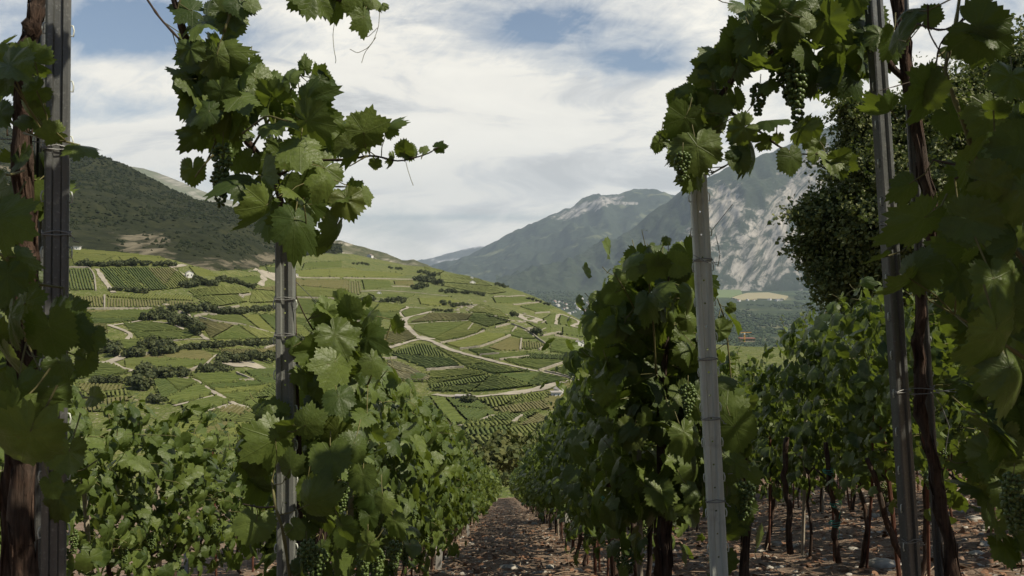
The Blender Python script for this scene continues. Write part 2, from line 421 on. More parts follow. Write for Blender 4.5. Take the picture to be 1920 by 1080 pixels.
def Hmid(x, y):
    x = np.asarray(x, float); y = np.asarray(y, float)
    px = CX+F*x/y
    cy, cd, nd, m = colv(px)
    G = np.log(np.maximum(y, 1)/nd)/np.log(cd/nd); Gc = np.clip(G, 0, 1)
    lo = np.zeros_like(Gc); hi = np.ones_like(Gc)
    for _ in range(22):
        mid = (lo+hi)/2; g = (1-m)*mid+m*np.interp(mid, *GT)
        lo = np.where(g < Gc, mid, lo); hi = np.where(g < Gc, hi, mid)
    py = 900-(lo+hi)/2*(900-cy)
    yy = np.clip(y, nd, cd)
    z = (HY-py)/F*yy
    z = np.where(y > cd, z-(y-cd)*np.minimum(.38, .08+(y-cd)/900*.5), z)
    z = np.where(y < nd, z+(nd-y)*.16*np.clip((nd-y)/60, 0, 1), z)
    w_ = np.clip((y-130)/60, 0, 1)
    return z+mid_noise(x, y)*w_
def Pm(px, py, up=0.0):
    D = depth_of(px, py); x = (np.asarray(px, float)-CX)/F*D
    return np.stack([x, D, Hmid(x, D)+up], -1)

def build_mid():
    pxs = np.concatenate([np.arange(-700, 0, 14.), np.arange(0, 1300, 3.5), np.arange(1300, 2400, 14.)])
    gs = np.concatenate([np.linspace(-.32, 0, 14)[:-1], np.linspace(0, 1, 330), 1+np.linspace(.004, 1., 60)**1.3*.75])
    PX, G = np.meshgrid(pxs, gs)
    cy, cd, nd, m = colv(PX)
    D = nd*(cd/nd)**G; D = np.maximum(D, 84)
    X = (PX-CX)/F*D; Z = np.maximum(Hmid(X, D), -338)
    V = np.stack([X, D, Z], -1).reshape(-1, 3)
    ny, nx = PX.shape; i = np.arange((ny-1)*(nx-1)); r = i//(nx-1); c = i % (nx-1); a = r*nx+c
    b = MB().add(V, np.stack([a, a+1, a+nx+1, a+nx], -1))
    tag(b.build('terraced_hillside', M['terrain'], smooth=True), kind='structure')
build_mid()

# ------------------------------------------------------------------ near ground
HX = ([-60, -6, -.72, .0, .76, 2.4, 4.05, 5.7, 12, 60], [.79, .79, .79, .76, .70, .55, .27, .0, -.9, -7.])
SL = 0.266
def Hn(x, y, rough=True):
    x = np.asarray(x, float); y = np.asarray(y, float)
    z = -np.interp(x, *HX)-SL*y
    z = z-np.where(y > 66, (y-66)**2*.006, 0)
    if rough:
        z = z+(fbm(x*1.3, y*1.3, 21, 4)-.5)*.09+(fbm(x*7, y*7, 5, 2)-.5)*.02
    return z
def grid_mesh(xs, ys, fz):
    X, Y = np.meshgrid(xs, ys); V = np.stack([X, Y, fz(X, Y)], -1).reshape(-1, 3)
    ny, nx = X.shape; i = np.arange((ny-1)*(nx-1)); r = i//(nx-1); c = i % (nx-1); a = r*nx+c
    return V, np.stack([a, a+1, a+nx+1, a+nx], -1)
xs = np.concatenate([np.linspace(-70, -8, 32)[:-1], np.linspace(-8, 12, 260), np.linspace(12, 70, 30)[1:]])
ys = np.concatenate([np.linspace(-14, 2, 16)[:-1], np.linspace(2, 16, 260)[:-1], np.linspace(16, 95, 300)])
V, Fq = grid_mesh(xs, ys, Hn)
tag(MB().add(V, Fq).build('vineyard_ground', M['soil'], smooth=True), kind='structure')

# ------------------------------------------------------------------ valley floor and mountains
ZV = -335.
def valley_mat():
    m, t, out = newmat('valley_floor')
    o = t.new('ShaderNodeNewGeometry').outputs['Position']
    vo = t.new('ShaderNodeTexVoronoi'); t.inp(vo, 'Vector', o); t.inp(vo, 'Scale', .0032)
    vx, vy, vz = t.sep(vo.outputs['Color'])
    c = t.mix(vx, (.05, .075, .035, 1), (.085, .105, .045, 1))
    c = t.mix(t.mapr(vy, .88, .9), c, (.19, .18, .10, 1))
    n = t.noise(o, .0011, 7, .6); nf = t.noise(o, .02, 5, .7)
    c = t.mix(t.mapr(n, .40, .5), c, t.mix(t.mapr(nf, .35, .6), (.020, .034, .018, 1), (.055, .07, .032, 1)))
    principled(t, out, c, .95, 0, .05, bump(t, nf, .8, 6))
    return m
xs = np.linspace(-9000, 22000, 60); ys = np.concatenate([np.linspace(900, 12000, 60), np.linspace(13000, 28500, 16)])
V, Fq = grid_mesh(xs, ys, lambda x, y: ZV+(fbm(x/900., y/900., 2, 3)-.5)*14)
tag(MB().add(V, Fq).build('valley_floor', valley_mat(), smooth=True), kind='structure')

def ridge(name, sky, D, L, mat, amp, nscale, foot=None, seed=0, prof=.9, rows=110, step=5, rocky=0.0, back=.6, px0=None, px1=None, kind='structure'):
    xs = [s[0] for s in sky]; ysk = [s[1] for s in sky]
    px = np.arange(px0 if px0 is not None else xs[0], (px1 if px1 is not None else xs[-1])+.1, step)
    sy = np.interp(px, xs, ysk)
    v = np.concatenate([np.linspace(0, 1, rows), 1+np.linspace(.02, back, 14)])
    PXm, Vv = np.meshgrid(px, v); SY = np.interp(PXm, px, sy)
    Dm = D-L*(1-Vv)
    zc = (HY-SY)/F*D
    if foot is None: zf = np.full_like(zc, ZV-8); 
    else: zf, Df = foot(PXm); Dm = np.where(Vv <= 1, Df+(D-Df)*Vv, D+L*(Vv-1))
    u = np.clip(Vv, 0, 1)
    X = (PXm-CX)/F*Dm
    h = u**prof
    n = fbm(X/nscale+31*seed, Dm/nscale*.8, seed, 7, True)-.55
    n2 = fbm(X/nscale*3.3, Dm/nscale*1.2+11, seed+40, 5, True)-.5
    env = np.clip(u*6, 0, 1)*np.clip((1.0-u)*5+.10, .10, 1)
    Z = zf+(zc-zf)*h+(n*amp+n2*amp*.35)*env
    Z += (fbm(X/nscale*9, Dm/nscale*9, seed+7, 3)-.5)*amp*.10
    Z = np.where(Vv > 1, zc-(Vv-1)/back*(zc-ZV)*.9, Z)
    b = MB(); V = np.stack([X, Dm, Z], -1).reshape(-1, 3)
    ny, nx = X.shape; i = np.arange((ny-1)*(nx-1)); r = i//(nx-1); c = i % (nx-1); a = r*nx+c
    b.add(V, np.stack([a, a+1, a+nx+1, a+nx], -1))
    o = tag(b.build(name, mat, smooth=True), kind=kind)
    return o, (X, Dm, Z)

def XZ(px, py, D): p = P(px, py, D); return p[0], p[2]
def msk(px, py, rx, ry, ang, D):
    x, z = XZ(px, py, D); return (x, z, rx/F*D, ry/F*D, ang)
mA = mountain_mat('left_mountain', (.014, .018, .009), (.030, .034, .015), (.042, .044, .020), (.135, .118, .08), .76, fs=6.0, masks=[msk(240, 448, 70, 7, -.25, 860), msk(330, 478, 80, 8, -.35, 850), msk(400, 500, 40, 6, -.4, 800), msk(215, 390, 60, 5, -.4, 1300), msk(160, 345, 40, 4, -.3, 1600)])  # cloud shadow over this slope is put into its dark colours
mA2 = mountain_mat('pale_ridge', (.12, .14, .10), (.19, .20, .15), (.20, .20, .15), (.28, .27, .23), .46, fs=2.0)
mA3 = mountain_mat('scrub_hill', (.05, .06, .03), (.11, .11, .06), (.15, .14, .09), (.30, .27, .21), .50, fs=4.0)
mP = mountain_mat('forest_peak', (.030, .042, .028), (.048, .062, .040), (.045, .058, .035), (.33, .31, .28), .76,
                  masks=[msk(1110, 382, 70, 12, .35, 16000), msk(1170, 376, 40, 4, 0, 16000)], fs=.9, meadow=(.17, .18, .10))
mB = mountain_mat('cliff_mountain', (.026, .038, .022), (.050, .064, .036), (.055, .066, .042), (.34, .31, .265), .70,
                  masks=[msk(1345, 395, 34, 55, -.5, 10900), msk(1430, 440, 150, 48, .75, 10900), msk(1500, 400, 110, 60, .8, 10900), msk(1290, 455, 95, 20, .65, 10900), msk(1530,300,60,14,.9,10900)], fs=1.3)
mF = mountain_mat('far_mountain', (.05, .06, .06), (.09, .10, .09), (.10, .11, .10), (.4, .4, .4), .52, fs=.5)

def foot_left(px):
    cy, cd, nd, m = colv(px); x = (px-CX)/F*(cd-20)
    return Hmid(x, cd-20)-1.2, cd-20
skyA = [(-900, 60), (-200, 175), (0, 237), (130, 283), (170, 288), (205, 303), (260, 333), (300, 352), (350, 368), (400, 382), (440, 393), (480, 410), (530, 440), (580, 462), (640, 480)]
oA, gridA = ridge('cloud_shaded_hillside', skyA, 2300, 1400, mA, 75, 420, foot_left, seed=1, prof=1.08, rows=150, step=4, back=.4, px0=-900, px1=640)
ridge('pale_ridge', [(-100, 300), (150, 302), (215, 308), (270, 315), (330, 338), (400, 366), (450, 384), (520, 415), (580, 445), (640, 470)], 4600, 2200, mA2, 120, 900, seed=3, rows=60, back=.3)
oS, _g = ridge('scrub_hill', [(440, 480), (520, 462), (600, 452), (640, 452), (665, 460), (700, 468), (725, 476), (755, 489), (775, 487), (800, 495), (830, 512)], 2900, 900, mA3, 50, 300, seed=5, rows=70, back=.4, step=3)
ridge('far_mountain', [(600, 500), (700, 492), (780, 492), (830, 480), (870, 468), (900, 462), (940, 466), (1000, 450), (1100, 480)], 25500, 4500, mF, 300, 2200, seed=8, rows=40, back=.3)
skyP = [(780, 520), (842, 503), (880, 484), (920, 462), (954, 447), (980, 442), (1000, 437), (1030, 418), (1050, 408), (1075, 393), (1092, 381), (1115, 372), (1133, 368), (1160, 367), (1187, 358), (1225, 358), (1258, 366), (1300, 375), (1400, 400), (1500, 420)]
ridge('peak_mountain', skyP, 18500, 6500, mP, 800, 2300, seed=11, rows=150, prof=.95, back=.3, step=4)
skyB = [(930, 536), (980, 528), (1040, 508), (1100, 484), (1150, 456), (1200, 415), (1240, 385), (1275, 362), (1300, 345), (1350, 322), (1400, 300), (1440, 285), (1480, 268), (1520, 250), (1560, 236), (1592, 224), (1640, 215), (1750, 180), (1900, 140), (1990, 125)]
ridge('cliff_mountain', skyB, 11500, 1750, mB, 520, 900, seed=14, rows=230, prof=.80, back=.3, step=4)

# ------------------------------------------------------------------ fields, roads, walls of the bowl
L_ = lambda pts: [(120+x/3., 440+y/3.) for x, y in pts]
R_ = lambda pts: [(640+x/2.7, 460+y/2.7) for x, y in pts]
def densify(pts, step=14):
    out = []
    n = len(pts)
    for i in range(n):
        a = np.array(pts[i], float); b = np.array(pts[(i+1) % n], float)
        k = max(1, int(np.linalg.norm(b-a)/step))
        for j in range(k): out.append(a+(b-a)*j/k)
    return np.array(out)
def field(pts, mat, dirpx, spacing=1.55, hgt=1.15, wid=.9, label=None):
    p = densify(pts); poly = Pm(p[:, 0], p[:, 1])[:, :2]
    c = np.mean(np.array(pts), 0); a = Pm(c[0]-dirpx[0]/2, c[1]-dirpx[1]/2); b_ = Pm(c[0]+dirpx[0]/2, c[1]+dirpx[1]/2)
    d = (b_-a)[:2]; d /= np.linalg.norm(d); nrm = np.array([-d[1], d[0]])
    D = poly[:, 1].mean(); spacing = max(spacing, D/330.)
    s = poly@nrm; q = poly@d
    b = MB(); Vs = []; Fs = []; As = []; n0 = 0
    seg = max(3.0, D/160.)
    for k in np.arange(s.min()+spacing*.5, s.max(), spacing):
        s0, s1 = s, np.roll(s, -1); q0, q1 = q, np.roll(q, -1)
        hit = (s0 < k) != (s1 < k)
        tq = q0[hit]+(k-s0[hit])/(s1[hit]-s0[hit])*(q1[hit]-q0[hit]); tq.sort()
        tone = rng.random()
        for j in range(0, len(tq)-1, 2):
            if tq[j+1]-tq[j] < 2: continue
            nseg = max(1, int((tq[j+1]-tq[j])/seg))
            u = np.linspace(tq[j]+.5, tq[j+1]-.5, nseg+1)
            kk = k+rng.normal(0, .05, nseg+1)
            X = u*d[0]+kk*nrm[0]; Y = u*d[1]+kk*nrm[1]; Z = Hmid(X, Y)
            h = hgt*(1+rng.normal(0, .12, nseg+1)); wd = wid*spacing/1.55*(1+rng.normal(0, .12, nseg+1))
            vv = []
            for sx, hz in ((-.5, -.3), (-.42, .9), (.0, 1.0), (.42, .9), (.5, -.3)):
                vv.append(np.stack([X+nrm[0]*wd*sx, Y+nrm[1]*wd*sx, Z+(h*hz if hz > 0 else hz)], -1))
            V = np.stack(vv, 1).reshape(-1, 3)
            i = np.arange(nseg)[:, None]*5+np.arange(4)[None, :]; i = i.ravel()
            Vs.append(V); Fs.append(np.stack([i, i+1, i+6, i+5], -1)+n0); As.append(np.full((len(V), 3), tone)); n0 += len(V)
    if not Vs: return
    b.V = Vs; b.Fc = Fs; b.M = [np.zeros(len(f)) for f in Fs]; b.A = As; b.n = n0
    o = b.build('vineyard_rows', M[mat]); tag(o, label or 'rows of vines in a distant parcel', 'vineyard', None, 'stuff')
H_, V_, DG, DN = (40, 2), (4, 30), (30, 10), (30, -10)
fl = [
 (L_([(30, 82), (300, 95), (545, 118), (600, 178), (330, 172), (60, 178)]), 'row_light', H_),
 (L_([(-200, 80), (30, 82), (60, 178), (-200, 178)]), 'row_light', H_),
 (L_([(-250, 195), (25, 195), (25, 315), (-250, 315)]), 'row_mid', V_),
 (L_([(32, 197), (148, 192), (172, 312), (34, 315)]), 'row_dark', (8, 30)),
 (L_([(195, 192), (465, 190), (585, 308), (480, 318), (285, 295)]), 'row_dark', (30, 30)),
 (L_([(470, 190), (640, 197), (695, 250), (660, 298), (592, 308)]), 'row_light', (30, 30)),
 (L_([(80, 348), (215, 354), (220, 412), (80, 412)]), 'row_olive', V_),
 (L_([(-200, 330), (70, 345), (70, 412), (-200, 412)]), 'row_olive', V_),
 (L_([(243, 338), (690, 340), (760, 390), (620, 412), (245, 416)]), 'row_olive', (3, 30)),
 (L_([(700, 312), (870, 292), (1010, 300), (1050, 335), (985, 345), (1030, 380), (880, 405), (780, 392)]), 'row_light', (34, 24)),
 (L_([(1060, 310), (1195, 290), (1290, 300), (1290, 380), (1040, 385)]), 'row_light', (34, 24)),
 (L_([(860, 235), (960, 245), (1080, 235), (1110, 255), (1080, 282), (960, 275)]), 'row_mid', H_),
 (L_([(700, 185), (800, 200), (870, 235), (740, 232)]), 'row_light', H_),
 (L_([(30, 432), (505, 432), (440, 478), (260, 505), (30, 500)]), 'row_dark', H_),
 (L_([(-200, 432), (30, 432), (30, 500), (240, 510), (250, 560), (-200, 580)]), 'row_mid', H_),
 (L_([(335, 505), (500, 500), (590, 520), (750, 562), (700, 585), (600, 596), (420, 585), (385, 560)]), 'row_mid', (40, 6)),
 (L_([(745, 470), (830, 492), (1000, 515), (1190, 565), (1190, 590), (825, 590)]), 'row_mid', (40, 7)),
 (L_([(760, 465), (1190, 448), (1370, 480), (1340, 560), (1200, 570), (1010, 510)]), 'row_mid', (40, 8)),
 (L_([(270, 600), (430, 600), (440, 640), (380, 655), (300, 640)]), 'row_mid', H_),
 (L_([(335, 712), (640, 658), (790, 655), (840, 690), (785, 735), (600, 755), (340, 750)]), 'row_mid', (40, -4)),
 (L_([(800, 650), (1140, 642), (1190, 628), (1290, 620), (1280, 650), (960, 690), (870, 665)]), 'row_olive', (24, 20)),
 (L_([(720, 795), (860, 778), (960, 785), (1060, 822), (960, 830), (800, 850)]), 'row_mid', (40, 3)),
 (L_([(985, 775), (1190, 765), (1290, 760), (1290, 960), (1050, 985), (880, 905), (810, 855), (970, 835), (1080, 820)]), 'row_mid', (40, 5)),
 (L_([(495, 832), (640, 812), (730, 820), (835, 892), (740, 932), (620, 962), (540, 925)]), 'row_mid', (40, -6)),
 (L_([(650, 975), (740, 945), (860, 912), (930, 945), (850, 980), (725, 1018)]), 'row_mid', (40, -10)),
 (L_([(760, 1020), (960, 965), (1060, 995), (1290, 975), (1290, 1200), (600, 1200), (640, 1060)]), 'row_mid', (40, -6)),
 (L_([(100, 740), (240, 730), (370, 785), (280, 800), (100, 810)]), 'row_mid', H_),
 (L_([(-100, 840), (330, 860), (380, 920), (300, 1000), (-100, 1020)]), 'row_olive', V_),
 (L_([(1130, 170), (1195, 180), (1200, 215), (1150, 215)]), 'row_dark', H_),
 (L_([(1030, 125), (1190, 140), (1190, 170), (1070, 170)]), 'row_dark', H_),
 (L_([(890, 125), (1010, 130), (1090, 215), (960, 200), (890, 160)]), 'row_dark', H_),
 (L_([(1300, 205), (1560, 190), (1640, 190), (1640, 235), (1300, 236)]), 'row_light', H_),
 (L_([(1300, 252), (1600, 254), (1600, 352), (1300, 350)]), 'row_light', H_),
 (L_([(1300, 368), (1560, 372), (1560, 430), (1400, 450), (1300, 440)]), 'row_mid', H_),
 (L_([(1350, 160), (1560, 150), (1560, 182), (1340, 192)]), 'row_mid', H_),
 (R_([(225, 548), (400, 500), (450, 505), (600, 612), (440, 628), (300, 575)]), 'row_dark', (30, 8)),
 (R_([(460, 505), (600, 565), (800, 612), (945, 640), (780, 652), (625, 612)]), 'row_mid', (40, 10)),
 (R_([(450, 640), (620, 628), (775, 660), (970, 715), (680, 740), (460, 740), (440, 700)]), 'row_mid', (40, 8)),
 (R_([(785, 658), (1010, 645), (1150, 685), (985, 715)]), 'row_dark', (40, 8)),
 (R_([(235, 585), (290, 592), (455, 672), (440, 690), (330, 690), (235, 650)]), 'straw', (40, 10)),
 (R_([(-250, 400), (90, 392), (200, 390), (200, 520), (150, 570), (-250, 560)]), 'row_mid', (40, 3)),
 (R_([(95, 283), (280, 298), (330, 308), (292, 335), (305, 368), (100, 380)]), 'row_mid', (40, 4)),
 (R_([(352, 318), (460, 324), (400, 348), (320, 365), (300, 340)]), 'row_mid', (40, 0)),
 (R_([(345, 392), (460, 342), (700, 348), (845, 382), (835, 398), (735, 418), (640, 380), (520, 380)]), 'row_mid', (40, 5)),
 (R_([(372, 402), (520, 392), (650, 388), (715, 425), (690, 448), (520, 488), (455, 468), (362, 430)]), 'row_light', (40, 0)),
 (R_([(530, 502), (600, 488), (722, 445), (835, 460), (700, 508), (600, 522)]), 'row_light', (40, -8)),
 (R_([(745, 517), (850, 470), (905, 480), (900, 530), (800, 530)]), 'row_olive', (40, -6)),
 (R_([(918, 488), (1035, 503), (1005, 527), (910, 524)]), 'row_olive', (2, 20)),
 (R_([(640, 530), (740, 527), (790, 545), (700, 553)]), 'row_mid', H_),
 (R_([(825, 578), (900, 568), (950, 545), (1150, 560), (1180, 578), (1010, 628), (900, 605)]), 'row_mid', (40, 6)),
 (R_([(700, 562), (940, 535), (940, 558), (790, 574)]), 'row_mid', H_),
 (R_([(1055, 635), (1215, 592), (1260, 600), (1240, 680), (1180, 668)]), 'row_mid', (40, 8)),
 (R_([(215, 442), (340, 432), (382, 468), (330, 488), (215, 518)]), 'row_olive', (40, 8)),
 (R_([(400, 765), (540, 775), (680, 785), (775, 850), (615, 908), (500, 910), (380, 850)]), 'row_dark', (30, -14)),
 (R_([(685, 780), (960, 752), (1060, 745), (1050, 830), (820, 850)]), 'row_olive', (30, 30)),
 (R_([(1010, 750), (1170, 690), (1300, 720), (1250, 800), (1050, 835)]), 'row_mid', (30, -10)),
 (R_([(610, 920), (790, 860), (1000, 840), (1050, 880), (900, 1040), (760, 1060), (650, 990)]), 'row_olive', (30, 34)),
 (R_([(-60, 120), (280, 140), (330, 155), (100, 163), (-60, 163)]), 'row_light', H_),
 (R_([(105, 178), (240, 182), (258, 212), (115, 222)]), 'row_mid', H_),
 (R_([(10, 180), (98, 182), (98, 250), (10, 245)]), 'row_olive', (1, 20)),
 (R_([(265, 182), (360, 180), (370, 205), (270, 200)]), 'row_olive', H_),
 (R_([(500, 150), (620, 150), (700, 172), (830, 240), (760, 250), (600, 222), (510, 205)]), 'row_light', (40, 8)),
 (R_([(420, 105), (520, 130), (500, 145), (430, 140)]), 'row_light', (40, 8)),
 (R_([(765, 265), (925, 262), (960, 280), (860, 292), (780, 290)]), 'row_mid', (40, 4)),
 (R_([(905, 312), (1000, 298), (1080, 320), (985, 338)]), 'row_mid', H_),
 (R_([(1055, 475), (1200, 487), (1240, 530), (1170, 553), (1060, 540)]), 'row_mid', (40, 6)),
 (R_([(1108, 352), (1168, 374), (1150, 408), (1100, 400)]), 'row_mid', H_),
 (R_([(1060, 350), (1085, 345), (1075, 400), (1040, 400), (1020, 375)]), 'row_mid', H_),
 (R_([(390, 272), (545, 264), (600, 290), (480, 308), (400, 300)]), 'row_light', H_),
 (R_([(135, 245), (370, 250), (330, 268), (165, 262)]), 'row_mid', H_),
 (R_([(1120, 420), (1240, 425), (1260, 470), (1120, 450)]), 'row_mid', H_),
 (R_([(860, 430), (930, 440), (985, 478), (920, 478), (850, 458)]), 'row_mid', (40, 8)),
 (R_([(700, 300), (800, 330), (850, 372), (720, 342), (640, 338)]), 'row_light', (40, 6)),
 (R_([(940, 395), (1060, 405), (1060, 440), (1000, 430)]), 'row_mid', (40, 6)),
]
FLD = {'row_light': 'light green rows of vines', 'row_mid': 'mid green rows of vines', 'row_dark': 'dark green rows of vines', 'row_olive': 'yellowish striped rows of vines', 'straw': 'pale straw coloured parcel'}
def cut(pts, c, d, off):
    n = np.array([-d[1], d[0]]); out = []
    P0 = [np.array(p, float) for p in pts]; sd = [float(np.dot(p-c, n))-off for p in P0]
    for i in range(len(P0)):
        j = (i+1) % len(P0)
        if sd[i] >= 0: out.append(tuple(P0[i]))
        if (sd[i] >= 0) != (sd[j] >= 0): t_ = sd[i]/(sd[i]-sd[j]); out.append(tuple(P0[i]+(P0[j]-P0[i])*t_))
    return out
rs = np.random.default_rng(3); fl2 = []
TONE = {'row_mid': ['row_mid', 'row_light', 'row_mid', 'row_dark', 'row_olive'], 'row_light': ['row_light', 'row_mid', 'row_olive'], 'row_dark': ['row_dark', 'row_mid'], 'row_olive': ['row_olive', 'row_light'], 'straw': ['straw']}
def area(p): p = np.array(p); return abs(np.sum(p[:, 0]*np.roll(p[:, 1], -1)-np.roll(p[:, 0], -1)*p[:, 1]))/2
work = list(fl)
while work:
    pts, mt, dr = work.pop(0); A_ = area(pts) if len(pts) > 2 else 0
    if A_ > 1700 and mt != 'straw':
        c = np.mean(pts, 0)+rs.normal(0, 6, 2)*np.array([1, .3]); a = rs.choice([rs.uniform(-.18, .12), rs.uniform(.5, 1.0), rs.uniform(-.9, -.4)], p=[.55, .25, .2]); d = np.array([math.cos(a), math.sin(a)])
        g = rs.uniform(.5, 1.2); m2 = TONE[mt][rs.integers(len(TONE[mt]))]; dr2 = dr if rs.random() < .6 else (dr[0]+rs.normal(0, 14), dr[1]+rs.normal(0, 10))
        work += [(cut(pts, c, d, g), mt, dr), (cut(pts, c, -d, g), m2, dr2)]
    elif A_ > 25: fl2.append((pts, mt, dr))
fl = fl2
for i, (pts, mt, dr) in enumerate(fl):
    c = np.mean(pts, 0)
    where = ('left of the grey post' if c[0] < 520 else 'behind the post' if c[0] < 640 else 'in the middle of the view' if c[0] < 900 else 'near the valley edge')
    hh = 'high on the slope' if c[1] < 540 else 'half way up the slope' if c[1] < 630 else 'low in the bowl'
    field(pts, mt, dr, hgt=(.8 if mt == 'row_olive' else 1.1), wid=(1.05 if mt == 'row_olive' and c[1] > 700 else .85), label='%s %s, %s' % (FLD[mt], hh, where))

def strip(name, pts, wid, mat, up=.12, kind=None, hgt=0., label=None, cat=None, group=None):
    p = [np.array(pts[0], float)]
    for a, b in zip(pts[:-1], pts[1:]):
        a = np.array(a, float); b = np.array(b, float); k = max(1, int(np.linalg.norm(b-a)/3))
        for j in range(1, k+1): p.append(a+(b-a)*j/k)
    p = np.array(p)
    for _ in range(3):
        if len(p) > 4: p[1:-1] = p[:-2]*.25+p[1:-1]*.5+p[2:]*.25
    Q = Pm(p[:, 0], p[:, 1]); T = np.gradient(Q[:, :2], axis=0); T /= np.linalg.norm(T, axis=1)[:, None]+1e-9
    N = np.stack([-T[:, 1], T[:, 0]], -1); wd = wid*(1+.7*(vnoise(Q[:, 0]/9, Q[:, 1]/9, 4)-.5)+.4*(vnoise(Q[:, 0]/2.5, Q[:, 1]/2.5, 14)-.5))
    b = MB()
    cols = []
    prof = ((-.5, 0), (-.17, .0), (.17, .0), (.5, 0)) if not hgt else ((-.5, -.4), (-.45, 1), (.45, 1), (.5, -.4))
    for sx, hz in prof:
        x = Q[:, 0]+N[:, 0]*wd*sx; y = Q[:, 1]+N[:, 1]*wd*sx
        z = Hmid(x, y)+up+(hgt*hz*(1+.25*(vnoise(x/3, y/3, 8)-.5)) if hz > 0 else hz)
        cols.append(np.stack([x, y, z], -1))
    V = np.stack(cols, 1).reshape(-1, 3); n = len(Q)
    i = (np.arange(n-1)[:, None]*4+np.arange(3)[None, :]).ravel()
    b.add(V, np.stack([i, i+1, i+5, i+4], -1))
    if hgt: b.Fc.append(np.array([[0, 1, 2, 3], [4*n-1, 4*n-2, 4*n-3, 4*n-4]])); b.M.append(np.zeros(2))
    return tag(b.build(name, M[mat], smooth=False), label, cat, group, kind)
roads = [(R_([(205, 527), (330, 492), (395, 475), (450, 482), (540, 525), (620, 550), (700, 568), (830, 600), (950, 627), (1050, 645), (1190, 675), (1260, 690)]), 5.0),
 (R_([(400, 472), (350, 432), (325, 405), (315, 380), (350, 357), (400, 350), (462, 336)]), 5.5),
 (R_([(325, 402), (380, 396), (520, 386), (655, 381)]), 2.5),
 (R_([(318, 375), (290, 335), (345, 312), (280, 297), (90, 272)]), 4.0), (R_([(345, 312), (440, 320)]), 3.0),
 (R_([(470, 752), (540, 760), (690, 765), (870, 745), (1000, 730), (1090, 700), (1150, 682)]), 7.0),
 (R_([(600, 916), (700, 887), (770, 856)]), 3.0),
 (R_([(1085, 402), (1080, 370), (1105, 345), (1180, 372), (1215, 390), (1160, 412), (1240, 418)]), 6.0),
 (R_([(900, 347), (960, 360), (1010, 375), (960, 386), (920, 372), (900, 347)]), 9.0),
 (R_([(100, 232), (200, 227), (380, 242), (470, 251), (540, 258)]), 4.0),
 (R_([(385, 460), (420, 470), (450, 478)]), 11.0),
 (L_([(600, 187), (640, 180), (680, 170)]), 7.0), (L_([(600, 187), (650, 212), (690, 240)]), 2.5),
 (L_([(185, 195), (225, 260), (280, 325)]), 4.5), (L_([(1020, 147), (1090, 200), (1130, 240), (1100, 287)]), 8.0),
 (L_([(1130, 236), (1300, 232)]), 26.0),
 (L_([(250, 512), (330, 540), (382, 567), (352, 600)]), 3.5), (L_([(270, 516), (430, 488)]), 2.2),
 (L_([(682, 415), (700, 460), (740, 510), (770, 570), (812, 592)]), 3.6),
 (L_([(500, 494), (600, 504), (680, 540), (785, 575)]), 2.4),
 (L_([(60, 722), (250, 722), (310, 700), (375, 660)]), 6.0), (L_([(250, 725), (310, 755), (385, 778)]), 6.0),
 (L_([(650, 806), (730, 816), (800, 865), (870, 905), (940, 950), (1035, 990)]), 3.6),
 (L_([(620, 970), (740, 940), (860, 906)]), 2.0), (L_([(715, 1027), (850, 988), (970, 958)]), 3.4), (L_([(900, 985), (960, 962), (1030, 985)]), 6),
 (L_([(790, 742), (830, 702), (860, 680)]), 1.8), (L_([(600, 601), (700, 590), (812, 588)]), 2.0),
 (L_([(910, 735), (1000, 730), (1110, 748)]), 16.0)]
for pts, wd in roads: strip('dirt_road', pts, wd*.74, 'road', .4, 'structure')
